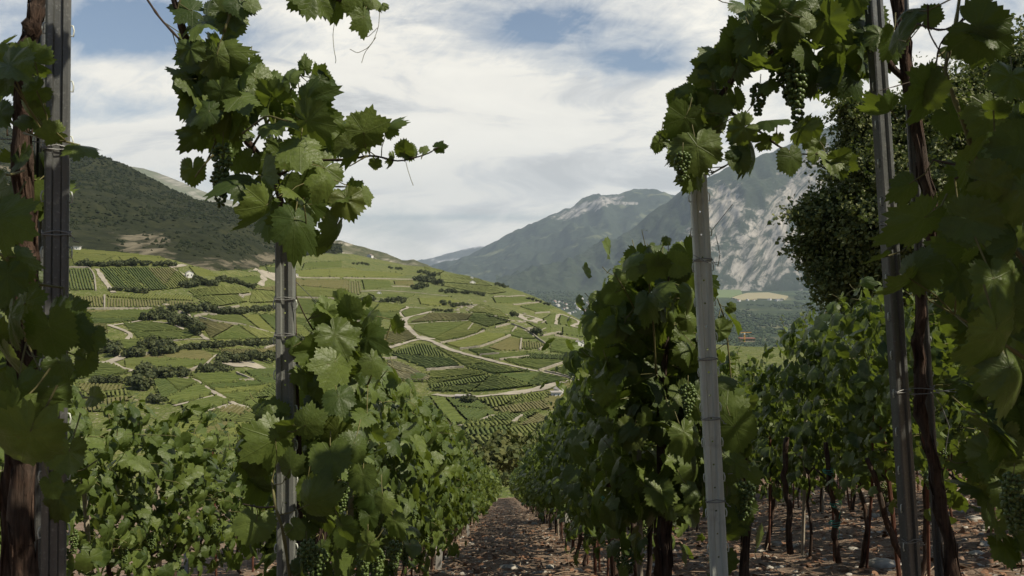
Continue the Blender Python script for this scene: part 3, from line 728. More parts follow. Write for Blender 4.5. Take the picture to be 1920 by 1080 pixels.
walls = [(R_([(500, 497), (600, 482), (700, 452), (722, 437)]), 'pale dry stone wall curving below the bright vineyard by the road fork'),
 (R_([(600, 526), (700, 516), (780, 490), (855, 462)]), 'second pale dry stone wall curving above the olive parcel'),
 (R_([(800, 579), (950, 562)]), 'short straight pale wall above the lower road'),
 (R_([(1000, 635), (1100, 605), (1195, 578)]), 'pale wall climbing right from the lower road'),
 (R_([(780, 422), (850, 405)]), 'short pale wall between green parcels near the striped field'),
 (R_([(862, 405), (940, 432), (1000, 480), (1042, 510), (1002, 532)]), 'winding pale wall beside the boldly striped parcel'),
 (R_([(912, 480), (906, 530)]), 'short upright wall at the left end of the striped parcel'),
 (R_([(1020, 462), (1110, 441)]), 'pale wall near the valley edge right of the bush'), (R_([(980, 346), (1056, 338)]), 'thin pale wall near the skyline of the spur'),
 (R_([(1080, 460), (1200, 482)]), 'low pale wall above the white houses'), (R_([(10, 168), (380, 175)]), 'long level wall below the upper terraces'),
 (R_([(250, 207), (372, 213)]), 'bright short wall under the brown terrace'), (R_([(640, 436), (666, 403)]), 'small steep wall inside the bright vineyard'),
 (R_([(770, 261), (930, 259)]), 'thin wall near the crest of the spur'), (R_([(870, 302), (1000, 291)]), 'thin sloping wall below the crest of the spur'),
 (R_([(1030, 638), (1190, 676)]), 'wall following the road down to the right'), (R_([(80, 388), (200, 384)]), 'wall below the upper left parcel'),
 (R_([(700, 557), (800, 547)]), 'short low wall left of the olive parcel'), (R_([(1015, 395), (1035, 385)]), 'tiny pale wall beside the winding track'), (R_([(1000,440),(1035,425)]), 'tiny slanting wall right of the round bush'),
 (R_([(865, 445), (885, 420)]), 'tiny steep wall left of the round bush'), (R_([(870, 905), (915, 862)]), 'short pale wall in the lowest yellowish parcel'),
 (R_([(430, 634), (620, 618)]), 'faint wall across the dark central parcel'), (R_([(165,576),(280,574)]), 'pale wall above the straw parcel'),
 (L_([(20, 425), (250, 425), (500, 424)]), 'long pale wall below the boldly striped terrace'), (L_([(228, 345), (228, 420)]), 'upright wall between two striped terraces'),
 (L_([(760, 470), (830, 490), (1000, 512), (1190, 566)]), 'curving pale wall through the contour rows'),
 (L_([(1130, 645), (1195, 626), (1290, 618)]), 'pale wall running behind the grey post'), (L_([(970, 782), (1072, 820), (985, 822)]), 'hooked pale wall left of the grey post'),
 (L_([(20, 186), (140, 189), (170, 230), (180, 315)]), 'stone wall edging the dark upper parcel'), (L_([(1300, 243), (1550, 247)]), 'long thin wall right of the grey post, upper'),
 (L_([(1300, 358), (1545, 364)]), 'long thin wall right of the grey post, lower'), (L_([(860, 414), (930, 416), (985, 405)]), 'pale wall under the light diagonal rows'),
 (L_([(730, 466), (800, 452), (860, 456)]), 'rubble wall above the contour rows'), (L_([(985, 345), (1050, 335)]), 'small wall inside the light slope'), (L_([(380, 690), (640, 655)]), 'pale wall along the top of the lens shaped parcel'),
 (L_([(700, 772), (765, 748)]), 'short pale wall by the dark round bushes'), (L_([(1000, 355), (1020, 345), (985, 335)]), 'small hooked wall high in the light slope')]
for pts, lb in walls: strip('stone_wall', pts, 1.0, 'wallstone', 0., None, 1.25, lb, 'wall', 'dry stone walls in the vineyards')

# weeds and small bushes along the parcel edges
ep = []
for pts_, mt_, dr_ in fl:
    q = densify(pts_, 3.0); q = q+rng.normal(0, .7, q.shape)
    kp = (vnoise(q[:, 0]/13, q[:, 1]/7, 61) > .50) & (rng.random(len(q)) < .8); q = q[kp]
    if len(q): ep.append(Pm(q[:, 0], q[:, 1], .2))
edge_pts = np.concatenate(ep)
# stony patches on the spur: outcrop boulders as one mass
b = MB()
def rock(b, c, r, mat=0, flat=.6, seed=0):
    a = rng.random()*6.28
    k = 7
    V = []
    for zi, rr in ((-.5, .75), (.1, 1.), (.6, .7)):
        for j in range(k):
            th = j/k*6.283+a; q = rr*r*(1+rng.normal(0, .16)); V.append([c[0]+math.cos(th)*q, c[1]+math.sin(th)*q*.8, c[2]+zi*r*flat])
    V.append([c[0]+r*.1, c[1], c[2]+r*.8*flat])
    f = [[i*k+j, i*k+(j+1) % k, (i+1)*k+(j+1) % k, (i+1)*k+j] for i in range(2) for j in range(k)]+[[2*k+j, 2*k+(j+1) % k, 3*k] for j in range(k)]
    b.add(V, f, mat)
for (cx, cy, rx, ry, n) in ((870, 575, 34, 9, 70), (895, 580, 20, 8, 50), (980, 600, 40, 10, 30), (1000, 620, 30, 10, 30), (640, 590, 40, 10, 20), (330, 590, 60, 20, 25)):
    for _ in range(n):
        p = Pm(cx+rng.normal(0, rx*.5), cy+rng.normal(0, ry*.5)); rock(b, p, rng.uniform(.6, 2.6))
tag(b.build('rock_outcrops', M['wallstone']), 'pale rocks scattered over the vineyard spur', 'rocks', None, 'stuff')

# ------------------------------------------------------------------ shrubs
def shrub_mesh(name, mat, n=420, leaf=.16, seed=0):
    r_ = np.random.default_rng(seed); b = MB()
    lob = [(r_.normal(0, .38), r_.normal(0, .38), r_.uniform(.35, 1.0), r_.uniform(.35, .6)) for _ in range(8)]
    V = []; A = []
    for _ in range(n):
        l = lob[r_.integers(8)]; d = r_.normal(size=3); d /= np.linalg.norm(d)
        p = np.array(l[:3])+d*l[3]*r_.uniform(.65, 1.05); p[2] = max(p[2], .02)
        u = r_.normal(size=3); u /= np.linalg.norm(u); nn = d+u*.7; nn /= np.linalg.norm(nn)
        s = np.cross(nn, u); s /= np.linalg.norm(s); t_ = np.cross(nn, s); q = leaf*r_.uniform(.6, 1.4)
        V += [p-s*q, p-t_*q*.8, p+s*q, p+t_*q*.8]; A += [[0, 0, r_.random()]]*4
    i = np.arange(n)[:, None]*4+np.arange(4)[None, :]
    b.add(np.array(V), i, 0, A)
    b.tube([(0, 0, -.3), (.02, 0, .5), (.0, .03, .9)], [.06, .05, .03], 5, 1)
    return b.mesh(name, [mat, M['bark']])
shm = [shrub_mesh('shrub', M['shrub_leaf'], 460, .17, s) for s in range(5)]
shb_ = [shrub_mesh('bush', M['brown_leaf'], 700, .11, 20+s) for s in range(2)]
def put_shrub(p, r, label, group, meshes=shm, name='shrub', zs=1.0):
    o = bpy.data.objects.new(name, random.choice(meshes)); COL.objects.link(o)
    o.location = tuple(p); s = r/.85; o.scale = (s*random.uniform(.9, 1.2), s*random.uniform(.9, 1.2), s*zs*random.uniform(.8, 1.15)); o.rotation_euler = (0, 0, random.uniform(0, 6.28))
    return tag(o, label, 'shrub', group)
ORDN = ['first', 'second', 'third', 'fourth', 'fifth', 'sixth', 'seventh', 'eighth', 'ninth', 'tenth', 'eleventh', 'twelfth']
def Sline(cr, sc, pts, r, n, label):
    pts = cr(pts); pts = np.array(pts); tt = np.linspace(0, len(pts)-1, n)
    for t in tt:
        x = np.interp(t, range(len(pts)), pts[:, 0])+rng.normal(0, 1.2); y = np.interp(t, range(len(pts)), pts[:, 1])+rng.normal(0, .6)
        rp = r/sc*rng.uniform(.75, 1.2); y += rp*.8; D = float(depth_of(x, y)); p = Pm(x, y); k_ = int(round(t/(len(pts)-1)*(n-1))) if len(pts) > 1 else 0
        put_shrub(p, rp*D/F*1.05, label+(', left end' if k_ == 0 and n > 2 else ', right end' if k_ == n-1 and n > 2 else ', %s from its left end' % ORDN[k_] if n <= 12 and n > 2 else ''), label)
for pts, r, n, lb in [([(90, 160), (200, 165), (330, 160), (430, 155), (590, 168)], 20, 19, 'dark shrubs lining the top terrace below the mountain'),
 ([(290, 302), (460, 312)], 17, 7, 'dark shrubs between the striped upper parcels'), ([(680, 275), (760, 262), (850, 270)], 26, 8, 'dark shrubs beside the small white house'),
 ([(740, 245), (760, 250)], 24, 2, 'taller dark shrubs behind the small white house'), ([(880, 245), (960, 262), (1065, 292)], 19, 9, 'low shrubs along the dark slope edge'),
 ([(455, 460), (600, 455)], 27, 7, 'dark bushes above the lens of green vines'), ([(540, 420), (655, 412)], 24, 3, 'dark bushes at the track end'),
 ([(610, 480), (680, 480), (735, 520), (750, 540)], 34, 8, 'big bushes beside the steep track'), ([(700, 430), (780, 400), (850, 425)], 28, 8, 'bushes under the striped terrace'),
 ([(880, 430), (1000, 425), (1190, 405)], 22, 15, 'hedge of bushes reaching the grey post'), ([(650, 635), (800, 625), (950, 608), (1170, 605)], 22, 24, 'long dark hedgerow across the slope'),
 ([(400, 660), (460, 610), (540, 610), (590, 640), (520, 660)], 36, 12, 'clump of dark trees beside the track bend'), ([(190, 640), (230, 600), (290, 660)], 38, 6, 'dark trees near the left leaves'),
 ([(960, 700), (1060, 690), (1200, 680)], 30, 11, 'dark bushes above the bare patch'), ([(895, 690), (910, 700)], 28, 2, 'round bush left of the bare patch'),
 ([(770, 755), (880, 735), (900, 755)], 30, 6, 'dark bushes along the lens shaped parcel'), ([(650, 765), (690, 775), (600, 790)], 30, 4, 'round bushes above the white track'),
 ([(430, 760), (500, 770), (560, 780)], 36, 5, 'bushes right of the bright track bend'), ([(390, 830), (430, 850), (470, 830), (440, 800)], 42, 6, 'large dark bush clump above the vine row'),
 ([(170, 830), (300, 825)], 24, 6, 'low bushes below the bright track'), ([(490, 920), (530, 930)], 28, 3, 'brownish bush just above the vine row'),
 ([(1310, 590), (1400, 610)], 24, 4, 'bushes right behind the grey post')]: Sline(L_, 3., pts, r, n, lb)
for pts, r, n, lb in [([(385, 205), (410, 200)], 24, 3, 'dark round trees on the upper middle slope'), ([(400, 165), (440, 170), (500, 190)], 20, 7, 'trees along the upper middle terrace'),
 ([(60, 272), (165, 270)], 12, 8, 'small shrubs lining the upper track'), ([(215, 280), (310, 275)], 15, 5, 'shrubs above the track junction'), ([(520, 290), (525, 295)], 16, 2, 'round bush under the terraces'),
 ([(560, 302), (640, 300)], 13, 6, 'shrubs beside the pale rocks'), ([(510, 230), (600, 235), (720, 245)], 11, 11, 'shrub belt under the bright crest field'), ([(720, 427), (722, 430)], 9, 1, 'tiny round bush at the wall corner'),
 ([(868, 348), (876, 345)], 18, 2, 'round dark bush near the valley edge'), ([(988, 442), (996, 446)], 18, 2, 'round bush above the striped parcel'), ([(630, 775), (650, 780)], 27, 4, 'large round bush beside the small hut'),
 ([(240, 108), (300, 115)], 9, 4, 'small trees on the crest below the village'), ([(790, 195), (830, 210)], 9, 4, 'small trees at the spur end'), ([(470, 325), (560, 328)], 9, 6, 'small shrubs along the field edge'),
 ([(1100, 443), (1112, 446)], 8, 2, 'small shrub at the pale wall end'), ([(400, 130), (470, 150)], 12, 4, 'trees just under the crest'), ([(950, 268), (1050, 300)], 9, 6, 'shrubs along the falling crest'), ([(1150, 560), (1160, 560)], 8, 1, 'lone small tree near the white houses'),
 ([(740, 360), (840, 385)], 8, 8, 'scrubby bushes by the rocks'), ([(60, 90), (130, 95)], 8, 4, 'little trees below the hill village')]: Sline(R_, 2.7, pts, r, n, lb)

# forest and scrub as masses on the hillside and in the valley
def blob_mass(name, pts, rad, mat, label, zs=1.0):
    n = len(pts); ico = np.array([[0, 0, 1], [.9, 0, .25], [.28, .86, .25], [-.73, .53, .2], [-.73, -.53, .25], [.28, -.86, .2], [0, 0, -.5]])
    f = np.array([[0, 1, 2], [0, 2, 3], [0, 3, 4], [0, 4, 5], [0, 5, 1], [6, 2, 1], [6, 3, 2], [6, 4, 3], [6, 5, 4], [6, 1, 5]])
    V = ico[None]*(1+rng.normal(0, .22, (n, 7, 1)))*rad[:, None, None]; V[:, :, 2] *= zs
    a = rng.random(n)*6.28; ca, sa = np.cos(a)[:, None], np.sin(a)[:, None]
    V = np.stack([V[..., 0]*ca-V[..., 1]*sa, V[..., 0]*sa+V[..., 1]*ca, V[..., 2]], -1)+pts[:, None, :]
    A = np.zeros((n, 7, 3)); A[..., 2] = rng.random(n)[:, None]
    b = MB().add(V.reshape(-1, 3), (f[None]+np.arange(n)[:, None, None]*7).reshape(-1, 3), 0, A.reshape(-1, 3))
    return tag(b.build(name, mat), label, 'trees', None, 'stuff')
def mass_mat(name, a, b_):
    m, t, out = newmat(name)
    at = t.new('ShaderNodeAttribute', attribute_name='luv'); tt = t.sep(at.outputs['Vector'])[2]
    o = t.new('ShaderNodeNewGeometry').outputs['Position']
    c = t.mix(tt, c4(a), c4(b_)); c = t.mix(t.mapr(t.noise(o, .5, 3), .4, .7, 0, .5), c, (a[0]*.6, a[1]*.6, a[2]*.6, 1))
    principled(t, out, c, .95, 0, .05); return m
blob_mass('edge_scrub', edge_pts, rng.uniform(.35, 1.5, len(edge_pts)), mass_mat('edge_green', (.05, .065, .020), (.12, .135, .04)), 'weeds and low bushes along the edges of the vineyard parcels')
Xa, Da, Za = gridA
nn = 34000
vi = (rng.random(nn)**.75*148).astype(int); ui = rng.integers(0, Xa.shape[1]-1, nn)
fx, fy = rng.random(nn), rng.random(nn)
def bil(A): return (A[vi, ui]*(1-fx)+A[vi, ui+1]*fx)*(1-fy)+(A[vi+1, ui]*(1-fx)+A[vi+1, ui+1]*fx)*fy
pts = np.stack([bil(Xa), bil(Da), bil(Za)], -1)
pxx = CX+F*pts[:, 0]/pts[:, 1]; dens = fbm(pts[:, 0]/90, pts[:, 2]/22, 33, 4); vv = vi/148.
keep = (fbm(pts[:, 0]/35, pts[:, 1]/60, 77, 3) > np.where(vv < .22, .33, .0)) & (rng.random(nn) < np.where(vv < .40, np.clip((dens-.42)*5, .05, 1), 1)*(pxx > -250))
pts = pts[keep]
blob_mass('hillside_forest', pts-np.array([0, 0, .5]), rng.uniform(1.6, 4.2, len(pts))*(pts[:, 1]/1500)**.5, mass_mat('cloud_shaded_forest', (.013, .019, .009), (.032, .038, .016)), 'wood and scrub coloured for cloud shadow on the left mountainside', 1.1)  # tree colours darkened to stand in for the cloud shadow
nn = 16000
Dv = np.exp(rng.uniform(math.log(1900), math.log(9500), nn)); pv = rng.uniform(900, 1760, nn)
xv = (pv-CX)/F*Dv; dn = fbm(xv/420, Dv/700, 51, 4)
keep = dn > .46
ex = np.array([(HY-(ZV))])
pyv = HY+335/Dv*F
keep &= ~((pv > 1285) & (pv < 1490) & (pyv > 536) & (pyv < 572))
pts = np.stack([xv, Dv, np.full(nn, ZV+3)], -1)[keep]
blob_mass('valley_forest', pts, rng.uniform(7, 15, len(pts))*(pts[:, 1]/5000)**.35, mass_mat('valley_trees', (.030, .045, .022), (.065, .085, .04)), 'woods spread over the flat valley floor', .9)

def Pv(px, py, up=0.): D = 335.*F/(py-HY); return np.array([(px-CX)/F*D, D, ZV+up])
def flat_field(pts, mat, label, th=3.):
    V = [Pv(x, y, 8+th) for x, y in pts]+[Pv(x, y, -10) for x, y in pts]; n = len(pts)
    b = MB().add(V, [list(range(n))]+[[i, (i+1) % n, n+(i+1) % n, n+i] for i in range(n)])
    tag(b.build('valley_field', M[mat]), None, None, None, 'structure')
flat_field([(1372, 560), (1400, 551), (1440, 550), (1478, 557), (1470, 563), (1420, 562), (1385, 564)], 'wheat', '')
flat_field([(1270, 549), (1330, 543), (1388, 544), (1392, 552), (1368, 560), (1290, 560)], 'meadow', '')
flat_field([(1280, 562), (1340, 562), (1330, 568), (1280, 570)], 'meadow', '', 10)
flat_field([(1340, 538), (1380, 537), (1390, 541), (1340, 542)], 'straw', '', 10)

# ------------------------------------------------------------------ houses
def house(px, py, w_, d_, h_, label, roof='roof_pale', wall='plaster', rz=0., rh=.3, valley=False, group=None, base=None, flatroof=False, nw=2, name='house'):
    p = base if base is not None else (Pv(px, py, 2) if valley else Pm(px, py))
    t = thing(name, (p[0], p[1], p[2]-.3), label, name.split('_')[-1] if name != 'house' else 'house', group, rz)
    b = MB(); b.box((0, 0, h_/2), (w_, d_, h_))
    g = rh*w_ if not flatroof else .25
    if not flatroof:
        for s in (-1, 1):
            b.add([(-w_/2, s*d_/2, h_), (w_/2, s*d_/2, h_), (0, s*d_/2, h_+g)], [[0, 1, 2]])
    b.build('wall', M[wall], t)
    b = MB(); e = .35
    if flatroof:
        b.box((0, 0, h_+.16), (w_+1.0, d_+1.0, .3))
    else:
        for s in (-1, 1):
            q = [(0, -d_/2-e, h_+g+.12), (0, d_/2+e, h_+g+.12), (s*(w_/2+e), d_/2+e, h_-e*.6+.12), (s*(w_/2+e), -d_/2-e, h_-e*.6+.12)]
            b.add(q+[(x, y, z-.1) for x, y, z in q], [[0, 1, 2, 3], [4, 5, 6, 7], [0, 4, 7, 3], [1, 5, 6, 2], [3, 2, 6, 7]])
    b.build('roof', M[roof], t)
    for i in range(nw):
        x = (i+.5)/nw*w_-w_/2
        b = MB().box((x, -d_/2-.02, h_*.55), (w_*.14, .08, h_*.3)); b.build('window', M['darkglass'], t)
    MB().box((-w_*.38, -d_/2-.03, h_*.32), (w_*.13, .09, h_*.62)).build('door', M['roof'], t)
    return t
house(355, 521, 5.5, 6, 4.2, 'small white house with grey roof beside dark shrubs', rz=.5)
house(145, 469, 5.0, 4, 3.6, 'tiny white hut with a dark opening below the mountain', rz=.1, nw=1, flatroof=True)
house(868, 748, 6.4, 4, 2.0, 'low stone hut with pale flat roof beside a round bush', rz=-.12, flatroof=True, wall='wallstone', nw=3, name='hut')
house(3, 470, 5, 4, 3, 'small house with orange roof at the left photo edge', 'redroof')
house(1052, 738, 5, 5, 3, 'white building half hidden behind the right vine row', rz=.4)
house(1042, 742, 4, 4, 2.4, 'lower white shed beside the half hidden white building', rz=.1, flatroof=True)
house(1084, 650, 6, 5, 3, 'white house nearest the valley edge with a low roof', rz=.3); house(1094, 648, 4, 4, 2.5, 'small white annex right of the white valley edge house', rz=.1)
house(711, 552, 4.5, 4, 2.5, 'tiny white hut beside the upper track', rz=.2); house(886, 532, 8, 5, 3, 'small house on the spur crest', rz=.3); house(556, 518, 4, 3, 2.5, 'tiny pale hut right of the grey post', rz=.2)
house(885,523,5,4,3,'tiny house at the very top of the spur crest', rz=.1)
from mathutils.bvhtree import BVHTree
_bvh = BVHTree.FromPolygons([tuple(v.co) for v in oS.data.vertices], [tuple(p.vertices) for p in oS.data.polygons])
def hit_hill(px, py):
    q = _bvh.ray_cast(Vector((0, 0, 0)), Vector(P(px, py, 1.)).normalized())[0]
    return np.array(q) if q is not None else P(px, py, 2600.)
for i, (x, y, s, lb) in enumerate([(688, 486, 16, 'leftmost white house of the hill village'), (694, 483, 22, 'largest white building of the hill village'), (702, 487, 15, 'white house right of the largest village building'), (706, 489, 12, 'small lower white house of the hill village'), (650, 492, 16, 'dark roofed house left of the hill village'), (684, 489, 10, 'small pale house below the hill village')]):
    p = hit_hill(x, y); house(x, y, s*.8, s*.6, s*.45, lb, 'roof', rz=rng.uniform(-.5, .5), group='hill village houses', base=p-np.array([0, 0, 3]), nw=3)
for i in range(46):
    a, b_ = [((1035, 1125), (571, 583)), ((1060, 1125), (584, 592)), ((1000, 1120), (560, 570)), ((1380, 1470), (561, 566))][i % 4]
    x, y = rng.uniform(*a), rng.uniform(*b_); s = rng.uniform(12, 30)
    house(x, y, s, s*.7, s*.4, 'small pale house of the town on the valley floor', random.choice(['roof', 'roof_pale', 'redroof']), rz=rng.uniform(-1, 1), valley=True, group='valley town houses', nw=2)
# construction site by the right vines
p = P(1400, 640, 900.)
house(0, 0, 15, 10, 3.6, 'long building with red flat roof beside the orange crane', 'redroof', 'wallstone', base=p+np.array([0, 0, 0]), flatroof=True, nw=6, name='long_building')
p = P(1396, 641, 860.)
t = thing('tower_crane', p, 'small orange tower crane above the right vine rows', 'crane')
b = MB(); 
for sx in (-.6, .6):
    for sy in (-.6, .6): b.box((sx*.7, sy*.7, 4.6), (.3, .3, 9.2))
for k in range(6): b.box((0, -.42, 1+k*1.5), (1.1, .2, .2), rot=Matrix.Rotation(.7*(-1)**k, 3, 'Y'))
b.build('mast', M['orange'], t)
MB().box((1.5, 0, 9.5), (11, .7, .5)).build('jib', M['orange'], t); MB().box((0, 0, 8.3), (1.2, 1.2, 1.3)).build('cab', M['plaster'], t); MB().box((-3.4, 0, 8.7), (1.2, 1.1, 1.3)).build('counterweight', M['wallstone'], t)

# ------------------------------------------------------------------ vine leaves
def leaf_template(n_out, rings, curl=.25, wave=.06, seed=0, teeth=True, fold=.0):
    r_ = np.random.default_rng(seed)
    ang = np.linspace(-math.pi, math.pi, n_out, endpoint=False)+math.pi/n_out
    A_ = np.abs(ang)
    base = np.interp(np.degrees(A_), [0, 12, 27, 38, 52, 66, 80, 94, 106, 124, 142, 160, 173, 180], [1.0, .92, .82, .82, .91, .82, .745, .75, .78, .72, .66, .57, .40, .10])
    lob = [.9, 1.9, .5, 1.5, 1.1, 2.1][seed % 6]; av = .80
    base = np.where(A_ < 2.5, av+(base-av)*lob, base)
    base = base*(1+.05*np.sin(ang*2+seed))*(1+r_.normal(0, .022, n_out))
    if teeth: base = base*(1+.065*np.where(np.arange(n_out) % 2 == 0, 1, -1)*(A_ < 2.75))
    V = [[0, 0, 0]]; U = [[0, 0]]
    for k in range(1, rings+1):
        s = (k/rings)**.85
        rr = base*s if k == rings else (base*.35+.65*np.interp(np.degrees(A_), [0, 180], [.85, .45]))*s*.92
        x = np.sin(ang)*rr; y = np.cos(ang)*rr
        U += list(zip(x, y))
        asym = r_.uniform(-.06, .06)
        rad = np.sqrt(x*x+y*y)
        z = -curl*rad**2*(1+.5*np.sin(ang+seed))-wave*.40*rad*np.cos(ang*360/52.)+wave*.9*rad**2*np.sin(ang*3+seed*2.1)+fold*np.abs(x)+asym*x
        V += list(zip(x, y, z))
    F3 = [[0, 1+j, 1+(j+1) % n_out] for j in range(n_out-1)]
    F4 = []
    for k in range(rings-1):
        for j in range(n_out-1):
            a = 1+k*n_out+j; F4.append([a, a+n_out, a+n_out+1, a+1])
    V = np.array(V, float); V[:, 1] += 0
    return V, F3, F4, np.array(U, float)
HERO = [leaf_template(58, 4, c, w_, s, fold=f) for s, (c, w_, f) in enumerate([(.22, .07, .0), (.35, .09, .1), (.10, .08, .25), (.45, .06, -.1), (.28, .12, .15), (.15, .05, -.15)])]
MIDL = [leaf_template(26, 2, c, w_, s, fold=f) for s, (c, w_, f) in enumerate([(.25, .08, .0), (.4, .09, .15), (.12, .08, .3), (.5, .06, -.1)])]
LOWL = [leaf_template(11, 1, c, w_, s, False, fold=f) for s, (c, w_, f) in enumerate([(.3, .05, .1), (.5, .05, .2)])]
def leaf_frames(tipv, nrm):
    t = tipv/np.linalg.norm(tipv, axis=1)[:, None]
    n = nrm-t*np.sum(nrm*t, 1)[:, None]; n /= np.linalg.norm(n, axis=1)[:, None]+1e-9
    x = np.cross(t, n)
    return np.stack([x, t, n], -1)      # columns: local x, y(tip), z
def add_leaves(b, T, pos, tip, nrm, size, mat=0, tint=None, r_=rng):
    n = len(pos)
    if n == 0: return
    pos = np.asarray(pos, float); Rm = leaf_frames(np.asarray(tip, float), np.asarray(nrm, float)); size = np.broadcast_to(size, (n,))/1.55
    tint = r_.random(n) if tint is None else tint
    which = r_.integers(0, len(T), n)
    for k in range(len(T)):
        idx = np.where(which == k)[0]
        if not len(idx): continue
        V, F3, F4, U = T[k]; m = len(V)
        Vl = np.repeat(V[None], len(idx), 0).copy()
        Vl[:, :, 2] *= r_.uniform(.5, 1.6, (len(idx), 1)); Vl[:, :, 0] *= r_.uniform(.74, 1.08, (len(idx), 1))
        Wd = np.einsum('nij,nvj->nvi', Rm[idx], Vl)*size[idx][:, None, None]+pos[idx][:, None, :]
        A = np.zeros((len(idx), m, 3)); A[:, :, :2] = U[None]; A[:, :, 2] = tint[idx][:, None]
        off = np.arange(len(idx))[:, None, None]*m
        V0 = Wd.reshape(-1, 3); base = b.n
        b.V.append(V0); b.A.append(A.reshape(-1, 3)); b.n += len(V0)
        f3 = (np.array(F3)[None]+off).reshape(-1, 3)+base; b.Fc.append(f3); b.M.append(np.full(len(f3), mat))
        if F4: f4 = (np.array(F4)[None]+off).reshape(-1, 4)+base; b.Fc.append(f4); b.M.append(np.full(len(f4), mat))

def ico(sub=1):
    t = (1+5**.5)/2
    V = [(-1, t, 0), (1, t, 0), (-1, -t, 0), (1, -t, 0), (0, -1, t), (0, 1, t), (0, -1, -t), (0, 1, -t), (t, 0, -1), (t, 0, 1), (-t, 0, -1), (-t, 0, 1)]
    Fc = [(0, 11, 5), (0, 5, 1), (0, 1, 7), (0, 7, 10), (0, 10, 11), (1, 5, 9), (5, 11, 4), (11, 10, 2), (10, 7, 6), (7, 1, 8), (3, 9, 4), (3, 4, 2), (3, 2, 6), (3, 6, 8), (3, 8, 9), (4, 9, 5), (2, 4, 11), (6, 2, 10), (8, 6, 7), (9, 8, 1)]
    V = [np.array(v)/np.linalg.norm(v) for v in V]
    for _ in range(sub):
        nf = []; mid = {}
        def m_(a, b):
            k = (min(a, b), max(a, b))
            if k not in mid: v = V[a]+V[b]; V.append(v/np.linalg.norm(v)); mid[k] = len(V)-1
            return mid[k]
        for a, b_, c in Fc:
            x, y, z = m_(a, b_), m_(b_, c), m_(c, a); nf += [(a, x, z), (b_, y, x), (c, z, y), (x, y, z)]
        Fc = nf
    return np.array(V), np.array(Fc)
ICO1 = ico(1)
def grape_mesh(name, L=.14, W_=.075, n=70, rb=.0075, seed=0):
    r_ = np.random.default_rng(seed); b = MB(); Vi, Fi = ICO1
    pts = []; tries = 0
    while len(pts) < n and tries < 6000:
        tries += 1
        t = r_.random(); wd = W_*.5*(1-.72*t**1.4)*(.45+.55*min(1, t*6)); a = r_.uniform(0, 6.28); q = wd*r_.uniform(.55, 1)
        p = np.array([math.cos(a)*q, math.sin(a)*q, -t*L])
        if all(np.linalg.norm(p-x) > rb*1.55 for x in pts): pts.append(p)
    for p in pts:
        s = rb*r_.uniform(.85, 1.15); b.add(Vi*s+p, Fi, 0)
    b.tube([(0, 0, .04), (0, 0, 0), (0, 0, -L*.8)], [.0018, .0018, .001], 5, 1)
    return b.mesh(name, [M['grape'], M['cane']], True)
GR = [grape_mesh('grape_cluster', .15, .085, 80, .0078, 1), grape_mesh('grape_cluster', .12, .08, 60, .0078, 2), grape_mesh('grape_cluster', .17, .07, 80, .0074, 3)]
def put_grape(p, parent, s=1.0, rot=0., k=None):
    me = GR[random.randrange(3) if k is None else k]
    o = bpy.data.objects.new('grape_cluster', me); COL.objects.link(o); o.parent = parent; s *= .78; o.location = tuple(p); o.scale = (s, s, s); o.rotation_euler = (random.uniform(-.12, .12), random.uniform(-.12, .12), rot)
    return o

